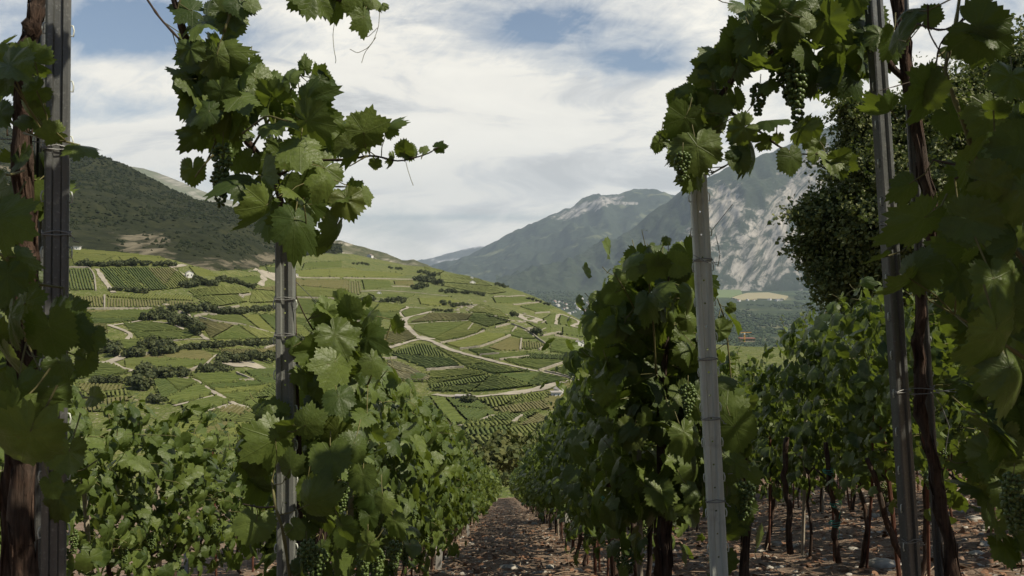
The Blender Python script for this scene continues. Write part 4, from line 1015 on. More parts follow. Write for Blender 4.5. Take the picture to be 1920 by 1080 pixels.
# ------------------------------------------------------------------ vine plants of the rows (row direction = local Y)
def vine(kind, H, z0, T, nleaf, lsize, seed, thick=.22, trunk=True, grapes=0, label='', cat='grape vine', group=None, matl='leaf', shoots=5):
    r_ = np.random.default_rng(seed)
    t = thing('grape_vine', (0, 0, 0), label, cat, group)
    b = MB()
    # trunk, slightly crooked
    n = 7; zz = np.linspace(-.08, z0+.12, n); px = np.cumsum(r_.normal(0, .012, n)); py = np.cumsum(r_.normal(0, .03, n)); px -= px[0]; py -= py[0]
    b.tube(np.stack([px, py, zz], -1), np.linspace(.017, .012, n)*r_.uniform(.8, 1.15), 7 if kind != 'far' else 4, 0, True, .10)
    if kind != 'far':
        for s in (-1, 1):
            b.tube([(px[-1], py[-1], zz[-1]-.03), (px[-1], py[-1]+s*.15, zz[-1]+.06), (0, s*.42, z0+.16)], [.012, .009, .006], 5)
    b.build('trunk', M['bark'], t, True)
    b = MB()
    # shell of leaves
    u = r_.random(nleaf); z = z0+(H-z0)*r_.random(nleaf)**.92
    y = r_.uniform(-.52, .52, nleaf)
    top = H+.12*np.sin(y*9+seed)+.06*np.sin(y*23+seed*3)-.05
    low = z0+.10*np.sin(y*11+seed*2)
    z = low+(top-low)*(z-z0)/(H-z0)
    side = np.where(r_.random(nleaf) < .5, -1, 1)
    env = thick*(1+.35*np.sin(y*7+z*6+seed))*np.clip((top-z)/.25+.35, .3, 1)
    q = np.abs(r_.normal(.85, .28, nleaf)).clip(0, 1.5)
    x = side*env*q
    out = np.stack([side*1.0, r_.normal(0, .45, nleaf), .45+r_.normal(0, .35, nleaf)], -1)
    tip = np.stack([side*.25+r_.normal(0, .35, nleaf), r_.normal(0, .55, nleaf), -.9+r_.normal(0, .35, nleaf)], -1)
    pos = np.stack([x, y, z], -1)
    sz = lsize*r_.uniform(.45, 1.3, nleaf)
    add_leaves(b, T, pos, tip, out, sz, 0, r_=r_)
    if kind != 'far':
        for k in range(max(2, nleaf//9)):
            i = r_.integers(nleaf); p = pos[i]
            b.tube([p, p+np.array([-side[i]*.03, r_.normal(0, .02), .03]), (p[0]*.3, p[1]+r_.normal(0, .05), p[2]+.05)], [.0014, .0016, .002], 4, 1, False)
    # shoots standing out of the top and sides
    for k in range(shoots):
        y0 = r_.uniform(-.45, .45); L = r_.uniform(.12, .34); lean = r_.normal(0, .28, 2)
        p0 = np.array([r_.normal(0, .05), y0, H-.12]); pp = [p0+np.array([lean[0]*s_*s_, lean[1]*s_*s_, 1.0*s_-.6*s_**2*abs(lean[0])])*L for s_ in np.linspace(0, 1, 5)]
        if kind != 'far': b.tube(pp, [.003, .0028, .0025, .002, .0013], 5, 1, False)
        for j, s_ in enumerate(np.linspace(.25, 1, 5)):
            q0 = np.array([np.interp(s_, np.linspace(0, 1, 5), [p[c] for p in pp]) for c in range(3)])
            d = r_.normal(size=3)*np.array([1, 1, .4]); d[2] -= .1
            add_leaves(b, T, [q0+d*.02], [d], [[r_.normal(0, .5), r_.normal(0, .5), 1.]], lsize*(.75-.45*s_), 0, np.array([.3+.6*s_]), r_)
    b.build('foliage', [M[matl], M['cane']], t, True if kind != 'far' else False)
    for k in range(grapes):
        put_grape((r_.choice([-1, 1])*thick*r_.uniform(.55, 1.05), r_.uniform(-.4, .4), z0+r_.uniform(-.02, .28)), t, r_.uniform(.8, 1.15))
    return t
G1, G2, G3, G4, G5 = 'vines of the row left of the path', 'vines of the row right of the path', 'vines of the lower row at the left', 'vines of the second row at the right', 'vines of the third row at the right'
protos = {}
for key, args in dict(
    near_s=[('near', 1.62, .52, MIDL, 470, .103, 11+i, .20, True, 5) for i in range(4)],
    near_t=[('near', 1.92, .60, MIDL, 520, .102, 31+i, .21, True, 3) for i in range(4)],
    far_s=[('far', 1.62, .56, LOWL, 300, .112, 51+i, .24, True, 0) for i in range(4)],
    far_t=[('far', 1.92, .58, LOWL, 360, .112, 71+i, .24, True, 0) for i in range(4)]).items():
    protos[key] = []
    for a in args:
        v = vine(*a, matl='leaf' if a[0] == 'near' else 'leaf_far'); protos[key].append(v)
for key, vs in protos.items():
    for v in vs: v['label'] = 'proto'
used = set()
def put_vine(key, i, loc, rz, label, group, sc):
    vs = protos[key]; v = vs[i % len(vs)]
    if v.name in used: return dup(v, loc, rz, label, group, sc)
    used.add(v.name); v.location = tuple(loc); v.rotation_euler = (0, 0, rz); v.scale = sc; return tag(v, label, None, group)
TILT = -math.atan(SL)
def stake_mesh(name, h, r0, mat, kind='round', k=6, seed=0):
    r_ = np.random.default_rng(seed); b = MB()
    if kind == 'round':
        b.tube([(0, 0, -.1), (r_.normal(0, .006), r_.normal(0, .006), h*.5), (0, 0, h)], [r0, r0*.98, r0*.92], k, 0, True, .03)
    else:
        b.box((0, 0, h/2-.05), (r0*2, r0*.5, h+.1)); b.box((-r0, r0*.5, h/2-.05), (r0*.5, r0*1.3, h+.1)); b.box((r0, r0*.5, h/2-.05), (r0*.5, r0*1.3, h+.1))
    me = b.mesh(name, mat); return me
ST = [stake_mesh('stake', 1.15, .0105, M['stake_rust'], seed=1), stake_mesh('stake', 1.1, .014, M['wood_stake'], seed=2), stake_mesh('stake', 1.2, .0095, M['stake_rust'], seed=3)]
def put_stake(x, y, k, label, group, lean=(0, 0)):
    o = bpy.data.objects.new('stake', ST[k]); COL.objects.link(o); o.location = (x, y, float(Hn(x, y))-.02); o.rotation_euler = (lean[0], lean[1], 0)
    return tag(o, label, 'stake', group)
ZB = {-.72: 1.0, .76: 1.0}
ORD = ['first', 'second', 'third', 'fourth', 'fifth', 'sixth', 'seventh', 'eighth', 'ninth', 'tenth', 'eleventh', 'twelfth', 'thirteenth']
def row(X0, y0, y1, sp, keyn, keyf, group, lab_near, lab_mid, lab_far, zs=1.0, slab='', nearlim=16):
    y = y0; i = 0
    while y < y1:
        x = X0-.0081*y+random.gauss(0, .02)-(.17*math.exp(-(y-3.7)/1.6) if X0 == .76 else 0); z = float(Hn(x, y))-(.16 if X0 < -2 else 0)
        near = y < nearlim
        lab = lab_near[i] if i < len(lab_near) else ('%s, %s from the camera end' % (lab_mid, ORD[i]) if near and i < 13 else lab_far)
        sc = (random.uniform(.9, 1.15), random.choice([-1, 1])*random.uniform(.98, 1.12), zs*random.uniform(.88, 1.09))
        put_vine(keyn if near else keyf, random.randrange(4), (x, y, z), random.uniform(-.06, .06), lab, group, sc)
        if y > 3.6:
            sl_ = ('%s thin stake from the camera end %s' % (ORD[i], slab)) if near and i < 13 else 'thin stake far down '+slab[3:]
            put_stake(x+random.uniform(-.03, .03), y+random.choice([-.1, .1, .12]), random.choice([0, 1, 1, 2]), sl_, 'vine stakes '+slab, (random.gauss(0, .03), random.gauss(0, .03)))
        y += sp*random.uniform(.92, 1.08); i += 1
row(-.72, 3.75, 62, .95, 'near_s', 'far_s', G1, ['vine with large leaves directly behind the middle left grey post', 'second vine behind the middle left grey post'], 'leafy vine in the sunlit row left of the path', 'leafy vine far down the sunlit row left of the path', .83, 'in the row left of the path')
row(.76, 3.75, 62, .95, 'near_t', 'far_t', G2, ['tall shaded vine hanging directly left of the pale grey post', 'second tall shaded vine left of the pale grey post'], 'shaded vine in the row right of the path', 'vine far down the shaded row right of the path', .80, 'in the row right of the path')
row(-2.37, 4.0, 22, .95, 'near_s', 'far_s', G3, ['vine at the left end of the lower row, by the left post'], 'low leafy vine in the lower row at the left', 'low vine of the left row partly hidden by the next row', .90, 'in the lower left row', 11)
row(2.40, 4.9, 26, .95, 'near_t', 'far_t', G4, ['vine of the second right row beside the rusty stake'], 'sunlit vine in the second row to the right', 'vine of the second right row behind the pale post', .94, 'in the second right row', 15)
row(4.05, 5.2, 26, .95, 'near_t', 'far_t', G5, [], 'dark vine in the third row to the right', 'vine far back in the third row to the right', .98, 'in the third right row', 11)
row(5.7, 7.2, 22, .95, 'near_t', 'far_t', 'vines of the fourth row at the right', [], 'dark vine in the rearmost right row below the tree', 'dark vine far back in the rearmost right row', 1.06, 'in the rearmost right row', 9)

# bushes closing the end of the path
for px, py, D, r, lb in [(905, 850, 66, 1.6, 'brownish green bush at the end of the left row'), (930, 858, 64, 1.5, 'olive bush closing the end of the path'), (950, 846, 68, 1.9, 'brownish bush just right of the path end'), (975, 848, 70, 1.8, 'bush above the far end of the right row'), (925, 895, 62, .9, 'light green bush low at the end of the path'), (880, 846, 72, 1.3, 'olive bush behind the far end of the left row')]:
    p = P(px, py, D); p[2] -= r*.8
    put_shrub(p, r, lb, None, shb_, 'bush', 1.1)
    z = float(Hn(p[0], p[1]))

# small posts in the rows
def near_foot(px, py):     # ground point under a pixel of the near slope
    D = 3.0
    for _ in range(60):
        x = (px-CX)/F*D; z = float(Hn(x, D, False)); D = D*.5+.5*(-z*F/(py-HY)) if abs(z) > 1e-3 else D
    return (px-CX)/F*D, D
for (bx, by, tx, ty, w_, mat, lb) in [(1068, 1024, 1062, 936, 9, 'grey_stake', 'short pale square post standing right of the path'), (822, 1064, 826, 1000, 11, 'grey_stake', 'short pale post under the left row near the photo bottom'),
                                     (878, 1003, 877, 972, 5, 'grey_stake', 'small pale post farther down the left row'), (349, 1078, 350, 1030, 8, 'grey_stake', 'pale post showing under the lower left vines')]:
    x, D = near_foot(bx, by); z = float(Hn(x, D)); h = (by-ty)/F*D+.15
    b = MB().box((0, 0, h/2-.05), (w_/F*D, w_/F*D, h+.1)); b.box((0, 0, h+.004), (w_/F*D*.7, w_/F*D*.7, .012))
    o = b.build('square_post', M[mat]); o.location = (x, D, z); o.rotation_euler = (0, (tx-bx)/(by-ty+.1), 0); tag(o, lb, 'post')
# individual rusty stakes and bare trunks seen clearly
for (bx, by, tx, ty, r0, mat, lb) in [(1690, 1085, 1665, 890, .014, 'stake_rust', 'rust red stake leaning left beside the right grey post'), (1565, 1056, 1560, 905, .009, 'stake_rust', 'thin dark stake beside the green tied vine trunk'),
                                     (1595, 958, 1585, 890, .011, 'stake_rust', 'dark leaning stake behind the green tied trunk'), (1790, 975, 1768, 880, .011, 'stake_rust', 'dark leaning stake with green tie at the right'), (1125, 1072, 1118, 900, .010, 'stake_rust', 'rust red stake right of the short pale post')]:
    x, D = near_foot(bx, by); z = float(Hn(x, D)); h = (by-ty)/F*D+.3
    b = MB(); dxw = (tx-bx)/F*D*(h/((by-ty)/F*D)); b.tube([(0, 0, -.1), (dxw*.5, 0, h*.5), (dxw, 0, h)], r0, 7, 0, True, .04)
    o = b.build('stake', M[mat]); o.location = (x, D, z); tag(o, lb, 'stake')
def vine_trunk(pts, rad, label, tie=None):
    Q = [P(*p) for p in pts]; base = Q[0]
    t = thing('vine_trunk', base, label, 'vine trunk'); b = MB(); Q = np.array(Q)-base
    n = 14; tt = np.linspace(0, len(Q)-1, n); QQ = np.stack([np.interp(tt, range(len(Q)), Q[:, c]) for c in range(3)], -1); QQ[1:-1] += rng.normal(0, .006, (n-2, 3))
    b.tube(QQ, np.interp(tt, [0, len(Q)-1], rad), 9, 0, True, .10); b.build('stem', M['bark'], t, True)
    if tie:
        for f in tie:
            c = np.array([np.interp(f*(len(Q)-1), range(len(Q)), Q[:, k]) for k in range(3)]); b = MB()
            for k in range(3):
                a = np.linspace(0, 2*math.pi, 14); rr = rad[0]*1.5+.004*k
                b.tube(np.stack([c[0]+np.cos(a)*rr, c[1]+np.sin(a)*rr, c[2]+.01*k+.008*np.sin(a+k)], -1), .0022, 5)
            b.tube([c, c+np.array([.02, -.03, -.03]), c+np.array([.01, -.03, -.08])], .002, 5)
            b.build('tie', M['tie'], t)
    return t
vine_trunk([(1482, 1037, 6.1), (1478, 960, 6.1), (1470, 880, 6.1), (1475, 820, 6.1)], (.024, .017), 'short dark vine trunk left of the green tied trunk')
vine_trunk([(1572, 1055, 5.6), (1562, 1000, 5.6), (1570, 960, 5.6), (1555, 900, 5.6), (1548, 830, 5.6)], (.020, .015), 'crooked vine trunk bound with green plastic tie', (.35, .55, .8))
vine_trunk([(1700, 1060, 5.0), (1675, 1015, 5.0), (1655, 960, 5.0), (1645, 910, 5.0), (1625, 860, 5.0)], (.020, .014), 'bare slanting vine trunk left of the right grey post')
vine_trunk([(1152, 1100, 4.4), (1150, 1010, 4.4), (1140, 950, 4.4), (1142, 900, 4.4)], (.020, .014), 'vine trunk with bright green tie near the pale post', (.75,))
vine_trunk([(1246, 1130, 3.9), (1243, 1040, 3.9), (1240, 960, 3.9)], (.042, .032), 'thick dark vine trunk left of the foot of the pale post')
vine_trunk([(1195, 1130, 4.1), (1192, 1040, 4.1), (1185, 960, 4.1)], (.020, .014), 'thin dark trunk between the tied trunk and the thick trunk')

# stones, gravel and dead leaves
b = MB()
for _ in range(11000):
    y = 2.5+rng.random()**1.6*34; x = rng.uniform(-1.2-.25*y*.6, 1.0+y*.62); r = rng.uniform(.005, .024)*(1+(rng.random() < .06)*1.4)
    rock(b, (x, y, float(Hn(x, y))+r*.15), r, int(rng.integers(0, 2)))
b_m = b.build('gravel', [M['stone'], simple('brown_stone', (.22, .145, .10), .9, 0, .4, 30.)]); tag(b_m, 'loose pale and brown stones on the vineyard soil', 'gravel', None, 'stuff')
dead = simple('dead_leaf', (.175, .095, .055), .85, 0, .55, 5.); dead2 = simple('dry_twig', (.26, .19, .13), .85, 0, .4, 9.)
b = MB(); n = 10000
y = 2.5+rng.random(n)**1.5*30; x = rng.uniform(-1.3-.15*y, 1.0+y*.6); z = Hn(x, y)+.012
add_leaves(b, LOWL, np.stack([x, y, z], -1), np.stack([rng.normal(size=n), rng.normal(size=n), rng.normal(0, .25, n)], -1), np.stack([rng.normal(0, .4, n), rng.normal(0, .4, n), np.ones(n)], -1), rng.uniform(.025, .075, n), 0)
for _ in range(1500):
    yy = 2.5+rng.random()**1.5*20; xx = rng.uniform(-1.2, 1.+yy*.6); a = rng.uniform(0, 3.14); L = rng.uniform(.04, .2); p = np.array([xx, yy, float(Hn(xx, yy))+.015]); d = np.array([math.cos(a), math.sin(a), 0])*L
    b.tube([p-d, p+np.array([0, 0, .012]), p+d], rng.uniform(.002, .005), 4, 1, False)
tag(b.build('leaf_litter', [dead, dead2]), 'reddish dead leaves and dry twigs on the soil', 'leaf litter', None, 'stuff')
for px, py, r, lb in [(960, 1068, .075, 'large flat pale stone lying on the path near the photo bottom'), (1642, 966, .10, 'pointed pale stone between the right vine trunks'), (1658, 1060, .12, 'broad flat stone left of the right grey post'), (1600, 1032, .05, 'small pale stone beside the green tied trunk'), (1172, 1028, .06, 'flat pale stone behind the thin right stakes'), (1830, 972, .09, 'pale stone slab at the far right of the soil'), (1850, 985, .06, 'smaller stone next to the slab at the far right')]:
    x, D = near_foot(px, py); z = float(Hn(x, D)); b = MB(); rock(b, (0, 0, 0), r, 0, .4); o = b.build('stone', M['stone'], None, True); o.location = (x, D, z+r*.12); tag(o, lb, 'stone')

# ------------------------------------------------------------------ galvanised posts
def post(name, top, bot, D0, D1, width, label, holes=True, hooks=True, ties=(), rot=0.0, wire_mat='wire', flat=.5, extend=.6, hookside=(-1, 1), mat='steel'):
    """top/bot: image points of the centre line; the post leans in space between depths D0 (top) and D1 (bottom)"""
    A = P(top[0], top[1], D0); B = P(bot[0], bot[1], D1); ax = A-B; L = np.linalg.norm(ax); ax /= L
    B = B-ax*extend; L += extend
    t = thing(name, B, label, 'post')
    q = Vector((0, 0, 1)).rotation_difference(Vector(ax)).to_matrix() @ Matrix.Rotation(rot, 3, 'Z')
    q = np.array(q)
    w2 = width/2; th = .0035; dpt = width*flat
    # cross-section: omega profile, front at -Y
    prof = [(-w2, dpt*.9), (-w2, 0.0), (-w2+.004, -.003), (-w2*.42, -.003), (-w2*.28, .004), (w2*.28, .004), (w2*.42, -.003), (w2-.004, -.003), (w2, 0.0), (w2, dpt*.9)]
    lipx = .011
    prof = [(-w2+lipx, dpt*.98)]+prof+[(w2-lipx, dpt*.98)]
    pitch = .075; nseg = int(L/pitch)
    zs = np.linspace(0, L, nseg*2+1)
    b = MB(); m = len(prof)
    def ring(z, inset=0.0):
        out = []
        for i, (x, y) in enumerate(prof):
            a = np.array(prof[max(0, i-1)]); c = np.array(prof[min(m-1, i+1)]); tt = (c-a)/np.linalg.norm(c-a); nn = np.array([-tt[1], tt[0]])
            out.append([x+nn[0]*inset, y+nn[1]*inset, z])
        return out
    Vo = np.concatenate([ring(z) for z in zs]); Vi = np.concatenate([ring(z, th) for z in zs]); nz = len(zs)
    fs = []
    web = 5    # index of the segment between prof[5] and prof[6] = flat groove centre
    for layer in (0, 1):
        off = layer*len(Vo)
        for k in range(nz-1):
            for i in range(m-1):
                if holes and i == web and k % 2 == 1: continue
                a = off+k*m+i; f = [a, a+1, a+m+1, a+m]; fs.append(f if layer == 0 else f[::-1])
    for k in range(nz-1):
        for i in (0, m-1):
            a = k*m+i; fs.append([a, a+m, a+m+len(Vo), a+len(Vo)])
    for i in range(m-1):
        a = (nz-1)*m+i; fs.append([a, a+1, a+1+len(Vo), a+len(Vo)])
    b.add(np.concatenate([Vo, Vi])@q.T, fs)
    if holes:     # web plates with a real round hole
        xa, xb = prof[web][0], prof[web+1][0]
        for k in range(1, nz-1, 2):
            z0, z1 = zs[k], zs[k+1]; zc = (z0+z1)/2; xc = (xa+xb)/2; r = .0034
            for yy in (prof[web][1], prof[web][1]+th):
                outer = [(xa, z0), (xc, z0), (xb, z0), (xb, zc), (xb, z1), (xc, z1), (xa, z1), (xa, zc)]
                inner = [(xc+r*math.cos(R(225+45*j)), zc+r*math.sin(R(225+45*j))) for j in range(8)]
                V = np.array([(x, yy, z) for x, z in outer+inner])@q.T
                b.add(V, [[j, (j+1) % 8, 8+(j+1) % 8, 8+j] for j in range(8)])
    b.build('profile', M[mat], t)
    if hooks:
        hm = MB(); s = width/.06
        hm.tube(np.array([(0, 0, -.014), (.006, -.002, -.016), (.008, -.003, 0), (.005, -.002, .013), (-.001, 0, .014)])*s, .0022*s, 5)
        hme = hm.mesh('wire_hook', M['steel'], True)
        for k in range(1, int(L/.115)):
            z = k*.115
            for sd in hookside:
                o = bpy.data.objects.new('wire_hook', hme); COL.objects.link(o); o.parent = t
                p = np.array([sd*(w2), dpt*.35, z])@q.T; o.location = tuple(p)
                o.rotation_euler = Matrix(q.tolist()).to_euler(); o.scale = (sd, 1, 1)
    for f in ties:    # height fraction measured on the visible centre line (image y)
        z = np.interp(f, [top[1], bot[1]], [L, extend]); b = MB()
        for c_ in range(2):
            loop = [(-w2-.004, dpt*.5), (-w2-.003, -.005), (0, -.0055), (w2+.003, -.005), (w2+.004, dpt*.5), (0, dpt+.006), (-w2-.004, dpt*.5)]
            b.tube(np.array([(x, y, z+c_*.006+.004*math.sin(3*j+c_)) for j, (x, y) in enumerate(loop)])@q.T, .0014, 5)
        tw = [(w2+.003+.004*j*(.4 if j % 2 else 1), -.004+.002*math.sin(j*2), z-.004*j) for j in range(5)]
        b.tube(np.array(tw)@q.T, .0014, 4)
        b.build('wire_tie', M[wire_mat], t)
    return t
post('steel_post', (533, 440), (536, 1080), 2.75, 2.80, .060, 'shadowed grey perforated steel post in the middle left with leaves on its head', ties=(632-5, 784, 560), rot=.05, mat='steel_half_shaded')
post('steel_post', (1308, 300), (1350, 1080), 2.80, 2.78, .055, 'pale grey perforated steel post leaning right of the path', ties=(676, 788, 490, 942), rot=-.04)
post('steel_post', (110, -60), (100, 1080), 1.75, 1.75, .046, 'shadowed steel post with wire slots nearest to the camera at the left', holes=False, ties=(280, 440), rot=.45, flat=.7, mat='steel_shaded')
post('steel_post', (76, -60), (62, 1080), 1.98, 1.98, .026, 'second dark post tight behind the left shadowed post', holes=False, hooks=False, rot=-.3, mat='steel_shaded')
post('steel_post', (1640, -60), (1716, 1080), 2.55, 2.55, .048, 'shadowed grey steel post with bright hooks at the right', holes=False, ties=(420, 735, 1016), rot=.35, flat=.6, mat='steel_shaded')
post('steel_post', (1690, -60), (1762, 1080), 2.80, 2.80, .030, 'narrow steel post just behind the right vine trunk', holes=False, rot=-.5, ties=(728,), mat='steel_shaded')

# ------------------------------------------------------------------ foreground vines with overhead shoots
class Hero:
    def __init__(s, base, label, group=None):
        s.base = np.array(base, float); s.t = thing('grape_vine', base, label, 'grape vine', group); s.b = MB(); s.stems = []; s.cb = MB(); s.gn = 0
    def bark(s, pts, rad, k=10, jit=.12):
        Q = np.array([P(*p) for p in pts])-s.base; n = max(4, len(Q)*4); tt = np.linspace(0, len(Q)-1, n)
        from_ = np.stack([np.interp(tt, range(len(Q)), Q[:, c]) for c in range(3)], -1); rr = np.interp(tt, np.linspace(0, len(Q)-1, len(rad)), rad)
        from_[1:-1] = from_[:-2]*.25+from_[1:-1]*.5+from_[2:]*.25
        from_[1:-1] += rng.normal(0, 1, (n-2, 3))*rr[1:-1, None]*.16
        s.cb.tube(from_, rr*(1+rng.normal(0, .10, n)), k, 0, True, jit)
        # loose strips of bark
        for _ in range(n*2):
            i = rng.integers(0, n-3); a = rng.uniform(0, 6.28); off = np.array([math.cos(a), math.sin(a), 0])*rr[i]*1.04
            s.cb.tube([from_[i]+off, from_[i+1]+off*1.05, from_[i+2]+off*rng.uniform(.98, 1.2)], [rr[i]*.10, rr[i]*.16, rr[i]*.05], 4)
        s.stems.append(from_)
    def stem(s, pts, r0=.004, r1=.002, mat=1):
        Q = np.array([P(*p) for p in pts])-s.base; n = max(5, len(Q)*4); tt = np.linspace(0, len(Q)-1, n)
        S = np.stack([np.interp(tt, range(len(Q)), Q[:, c]) for c in range(3)], -1)
        for _ in range(2): S[1:-1] = S[:-2]*.25+S[1:-1]*.5+S[2:]*.25
        rr = np.linspace(r0, r1, n); rr[::4] *= 1.35
        s.b.tube(S, rr, 7, mat, True); s.stems.append(S)
    def tendril(s, pts):
        Q = np.array([P(*p) for p in pts])-s.base; n = len(Q)*5; tt = np.linspace(0, len(Q)-1, n); S = np.stack([np.interp(tt, range(len(Q)), Q[:, c]) for c in range(3)], -1)
        for _ in range(3): S[1:-1] = S[:-2]*.25+S[1:-1]*.5+S[2:]*.25
        s.b.tube(S, .0008, 4, 1, False)
    def _pet(s, p, tip, L=.07):
        near = None; dmin = .16
        for S in s.stems:
            d = np.linalg.norm(S-p, axis=1); i = d.argmin()
            if d[i] < dmin: dmin = d[i]; near = S[i]
        if near is None: near = p-tip*L+np.array([0, .03, .0])
        mid = (p+near)/2-tip*.012+np.array([0, 0, -.008])
        s.b.tube([p, mid, near], [.0013, .0015, .0018], 5, 1, False)
    def leaf(s, px, py, D, size, ang, tilt=0., yaw=0., T=HERO, tint=None):
        """size in px of the photograph, ang = image direction of the tip (0 right, 90 up, -90 down); tilt leans the tip toward/away"""
        yaw += rng.normal(0, 20); tilt += rng.normal(6, 16); ang += rng.normal(0, 8)
        a = R(ang); tip = np.array([math.cos(a), 0, math.sin(a)]); side = np.array([-math.sin(a), 0, math.cos(a)])
        n = np.array([0, -1., 0])*math.cos(R(tilt))*math.cos(R(yaw))+side*math.sin(R(yaw))
        tp = tip*math.cos(R(tilt))+np.array([0, -1., 0])*math.sin(R(tilt)) if tilt else tip
        n = n+tip*(-math.sin(R(tilt)))
        sz = size*.92/F*D
        p = P(px, py, D)-s.base-tp*sz*.30
        add_leaves(s.b, T, [p], [tp], [n], sz, 0, np.array([rng.random()*.8 if tint is None else tint]))
        s._pet(p, tp)
    def fill(s, poly, n, D0, D1, s0, s1, up=.35, T=HERO):
        P_ = np.array(poly, float); x0, y0 = P_.min(0); x1, y1 = P_.max(0); k = 0
        while k < n:
            x, y = rng.uniform(x0, x1), rng.uniform(y0, y1)
            c = False; j = len(P_)-1
            for i in range(len(P_)):
                if (P_[i, 1] > y) != (P_[j, 1] > y) and x < (P_[j, 0]-P_[i, 0])*(y-P_[i, 1])/(P_[j, 1]-P_[i, 1])+P_[i, 0]: c = not c
                j = i
            if not c: continue
            k += 1
            D = rng.uniform(D0, D1); sz = rng.uniform(s0*.62, s1*.86)/F*D
            tip = np.array([rng.normal(0, .6), rng.normal(-.15, .45), -.75+rng.normal(0, .45)]); tip /= np.linalg.norm(tip)
            nr = np.array([rng.normal(.15, .55), -.55+rng.normal(0, .55), up+rng.normal(0, .5)])
            p = P(x, y, D)-s.base-tip*sz*.3
            add_leaves(s.b, T, [p], [tip], [nr], sz, 0)
            if rng.random() < .6: s._pet(p, tip)
    def grapes(s, px, py, D, sc=1.0, k=None): put_grape(P(px, py, D)-s.base, s.t, sc, random.uniform(0, 6), k)
    def done(s):
        if s.cb.n: s.cb.build('trunk', M['bark'], s.t, True)
        s.b.build('foliage', [M['leaf'], M['cane'], M['cane_brown']], s.t, True)

# -- crown of leaves on the middle left post, with the shoots above it
h = Hero(P(560, 1310, 2.95), 'sunlit vine crowning the middle left post with a shoot reaching right')
h.bark([(560, 1310, 2.95), (566, 1000, 2.9), (552, 700, 2.86), (545, 480, 2.84), (520, 340, 2.75), (455, 250, 2.65), (400, 150, 2.6), (352, 80, 2.55), (325, 0, 2.5), (310, -80, 2.45)], [.016, .013, .011, .010, .009], 8)
h.stem([(270, -10, 2.6), (300, 35, 2.6), (350, 88, 2.56)], .0034, .0034, 2)
h.stem([(520, 330, 2.7), (580, 300, 2.6), (650, 300, 2.55), (700, 290, 2.5), (745, 304, 2.5), (800, 290, 2.5), (822, 276, 2.5)], .0045, .0014, 2)
h.stem([(470, 280, 2.7), (520, 200, 2.6), (560, 150, 2.55), (572, 105, 2.55)], .004, .0015)
h.stem([(540, 330, 2.7), (600, 350, 2.55), (660, 350, 2.5), (692, 372, 2.5)], .003, .0014)
h.stem([(405, 265, 2.6), (385, 310, 2.6), (365, 325, 2.6)], .003, .002)
h.stem([(345, 75, 2.55), (330, 20, 2.5), (350, -30, 2.5)], .004, .002)
h.stem([(420, 60, 2.5), (440, 0, 2.5), (470, -40, 2.5)], .004, .003)
h.fill([(360, 90), (400, 75), (440, 110), (470, 140), (520, 150), (560, 190), (610, 215), (640, 270), (620, 330), (640, 400), (600, 440), (540, 440), (480, 420), (470, 330), (400, 300), (365, 240), (355, 150)], 70, 2.5, 2.9, 75, 108)
h.fill([(355, 95), (420, 90), (450, 160), (440, 260), (390, 250), (360, 180)], 26, 2.45, 2.75, 80, 110)
for a in [(563, 292, 2.35, 96, -85, 8, 6), (552, 440, 2.32, 112, -88, 5, -5), (487, 412, 2.36, 108, -120, -10, 20), (500, 168, 2.5, 80, 130, 10, 20), (590, 180, 2.45, 78, 10, 20, 10), (540, 140, 2.5, 55, 100, 0, 30),
          (600, 135, 2.5, 52, 60, 20, -20), (570, 118, 2.52, 40, 100, 0, 0), (612, 165, 2.5, 60, -60, 0, 25), (600, 232, 2.42, 100, -15, 30, -10), (672, 262, 2.45, 98, -100, 25, 10), (705, 240, 2.42, 90, 25, 10, -25),
          (640, 280, 2.45, 60, -140, 0, 0), (735, 236, 2.46, 55, 25, 25, 20), (758, 272, 2.48, 46, 100, 20, 25), (768, 292, 2.5, 42, -60, 0, 10), (796, 278, 2.5, 22, 80, 0, 0), (828, 275, 2.5, 34, 10, 0, 15), (703, 312, 2.5, 30, -100, 0, 0), (738, 300, 2.5, 30, -80, 0, 40),
          (655, 395, 2.42, 78, -70, 10, 20), (688, 372, 2.46, 46, -70, 0, 40), (668, 350, 2.48, 40, 40, 10, 10), (620, 440, 2.45, 80, -110, 0, 30), (600, 465, 2.5, 60, -80, 0, 10), (640, 370, 2.42, 72, -30, 20, 0),
          (362, 334, 2.5, 66, -95, 5, 30), (362, 262, 2.5, 66, -120, 20, 30), (372, 215, 2.45, 72, -150, 10, 0), (410, 130, 2.5, 100, -100, 0, 15), (378, 120, 2.55, 70, -150, 5, 0), (388, 165, 2.55, 80, 190, 0, 10),
          (440, 340, 2.4, 90, -170, 25, 0), (500, 330, 2.4, 90, -20, 30, 0), (455, 195, 2.45, 80, -60, 0, 20), (520, 240, 2.38, 85, -50, 15, 10), (600, 345, 2.36, 70, -80, 20, 15), (470, 380, 2.45, 80, 200, 10, 0),
          (375, 42, 2.5, 96, -90, 45, 0), (340, 15, 2.5, 70, 170, 10, 0), (395, 30, 2.55, 70, -20, 20, 10), (462, 12, 2.5, 70, -30, 0, 20), (440, 35, 2.52, 70, -80, 0, 10), (480, 10, 2.5, 40, -20, 10, 0), (428, 8, 2.5, 70, -60, 0, 0), (432, 60, 2.52, 64, -100, 10, 0), (410, 20, 2.5, 60, 200, 0, 20)]:
    h.leaf(*a)
for a in [(418, 270, 2.5, 1.15, 2), (412, 320, 2.5, .9, 0), (434, 24, 2.6, 1.1, 2), (425, -20, 2.6, 1.1, 0), (474, 340, 2.6, .9, 1)]: h.grapes(*a)
h.stem([(430, -40, 2.5), (428, 30, 2.5)], .002, .0015)
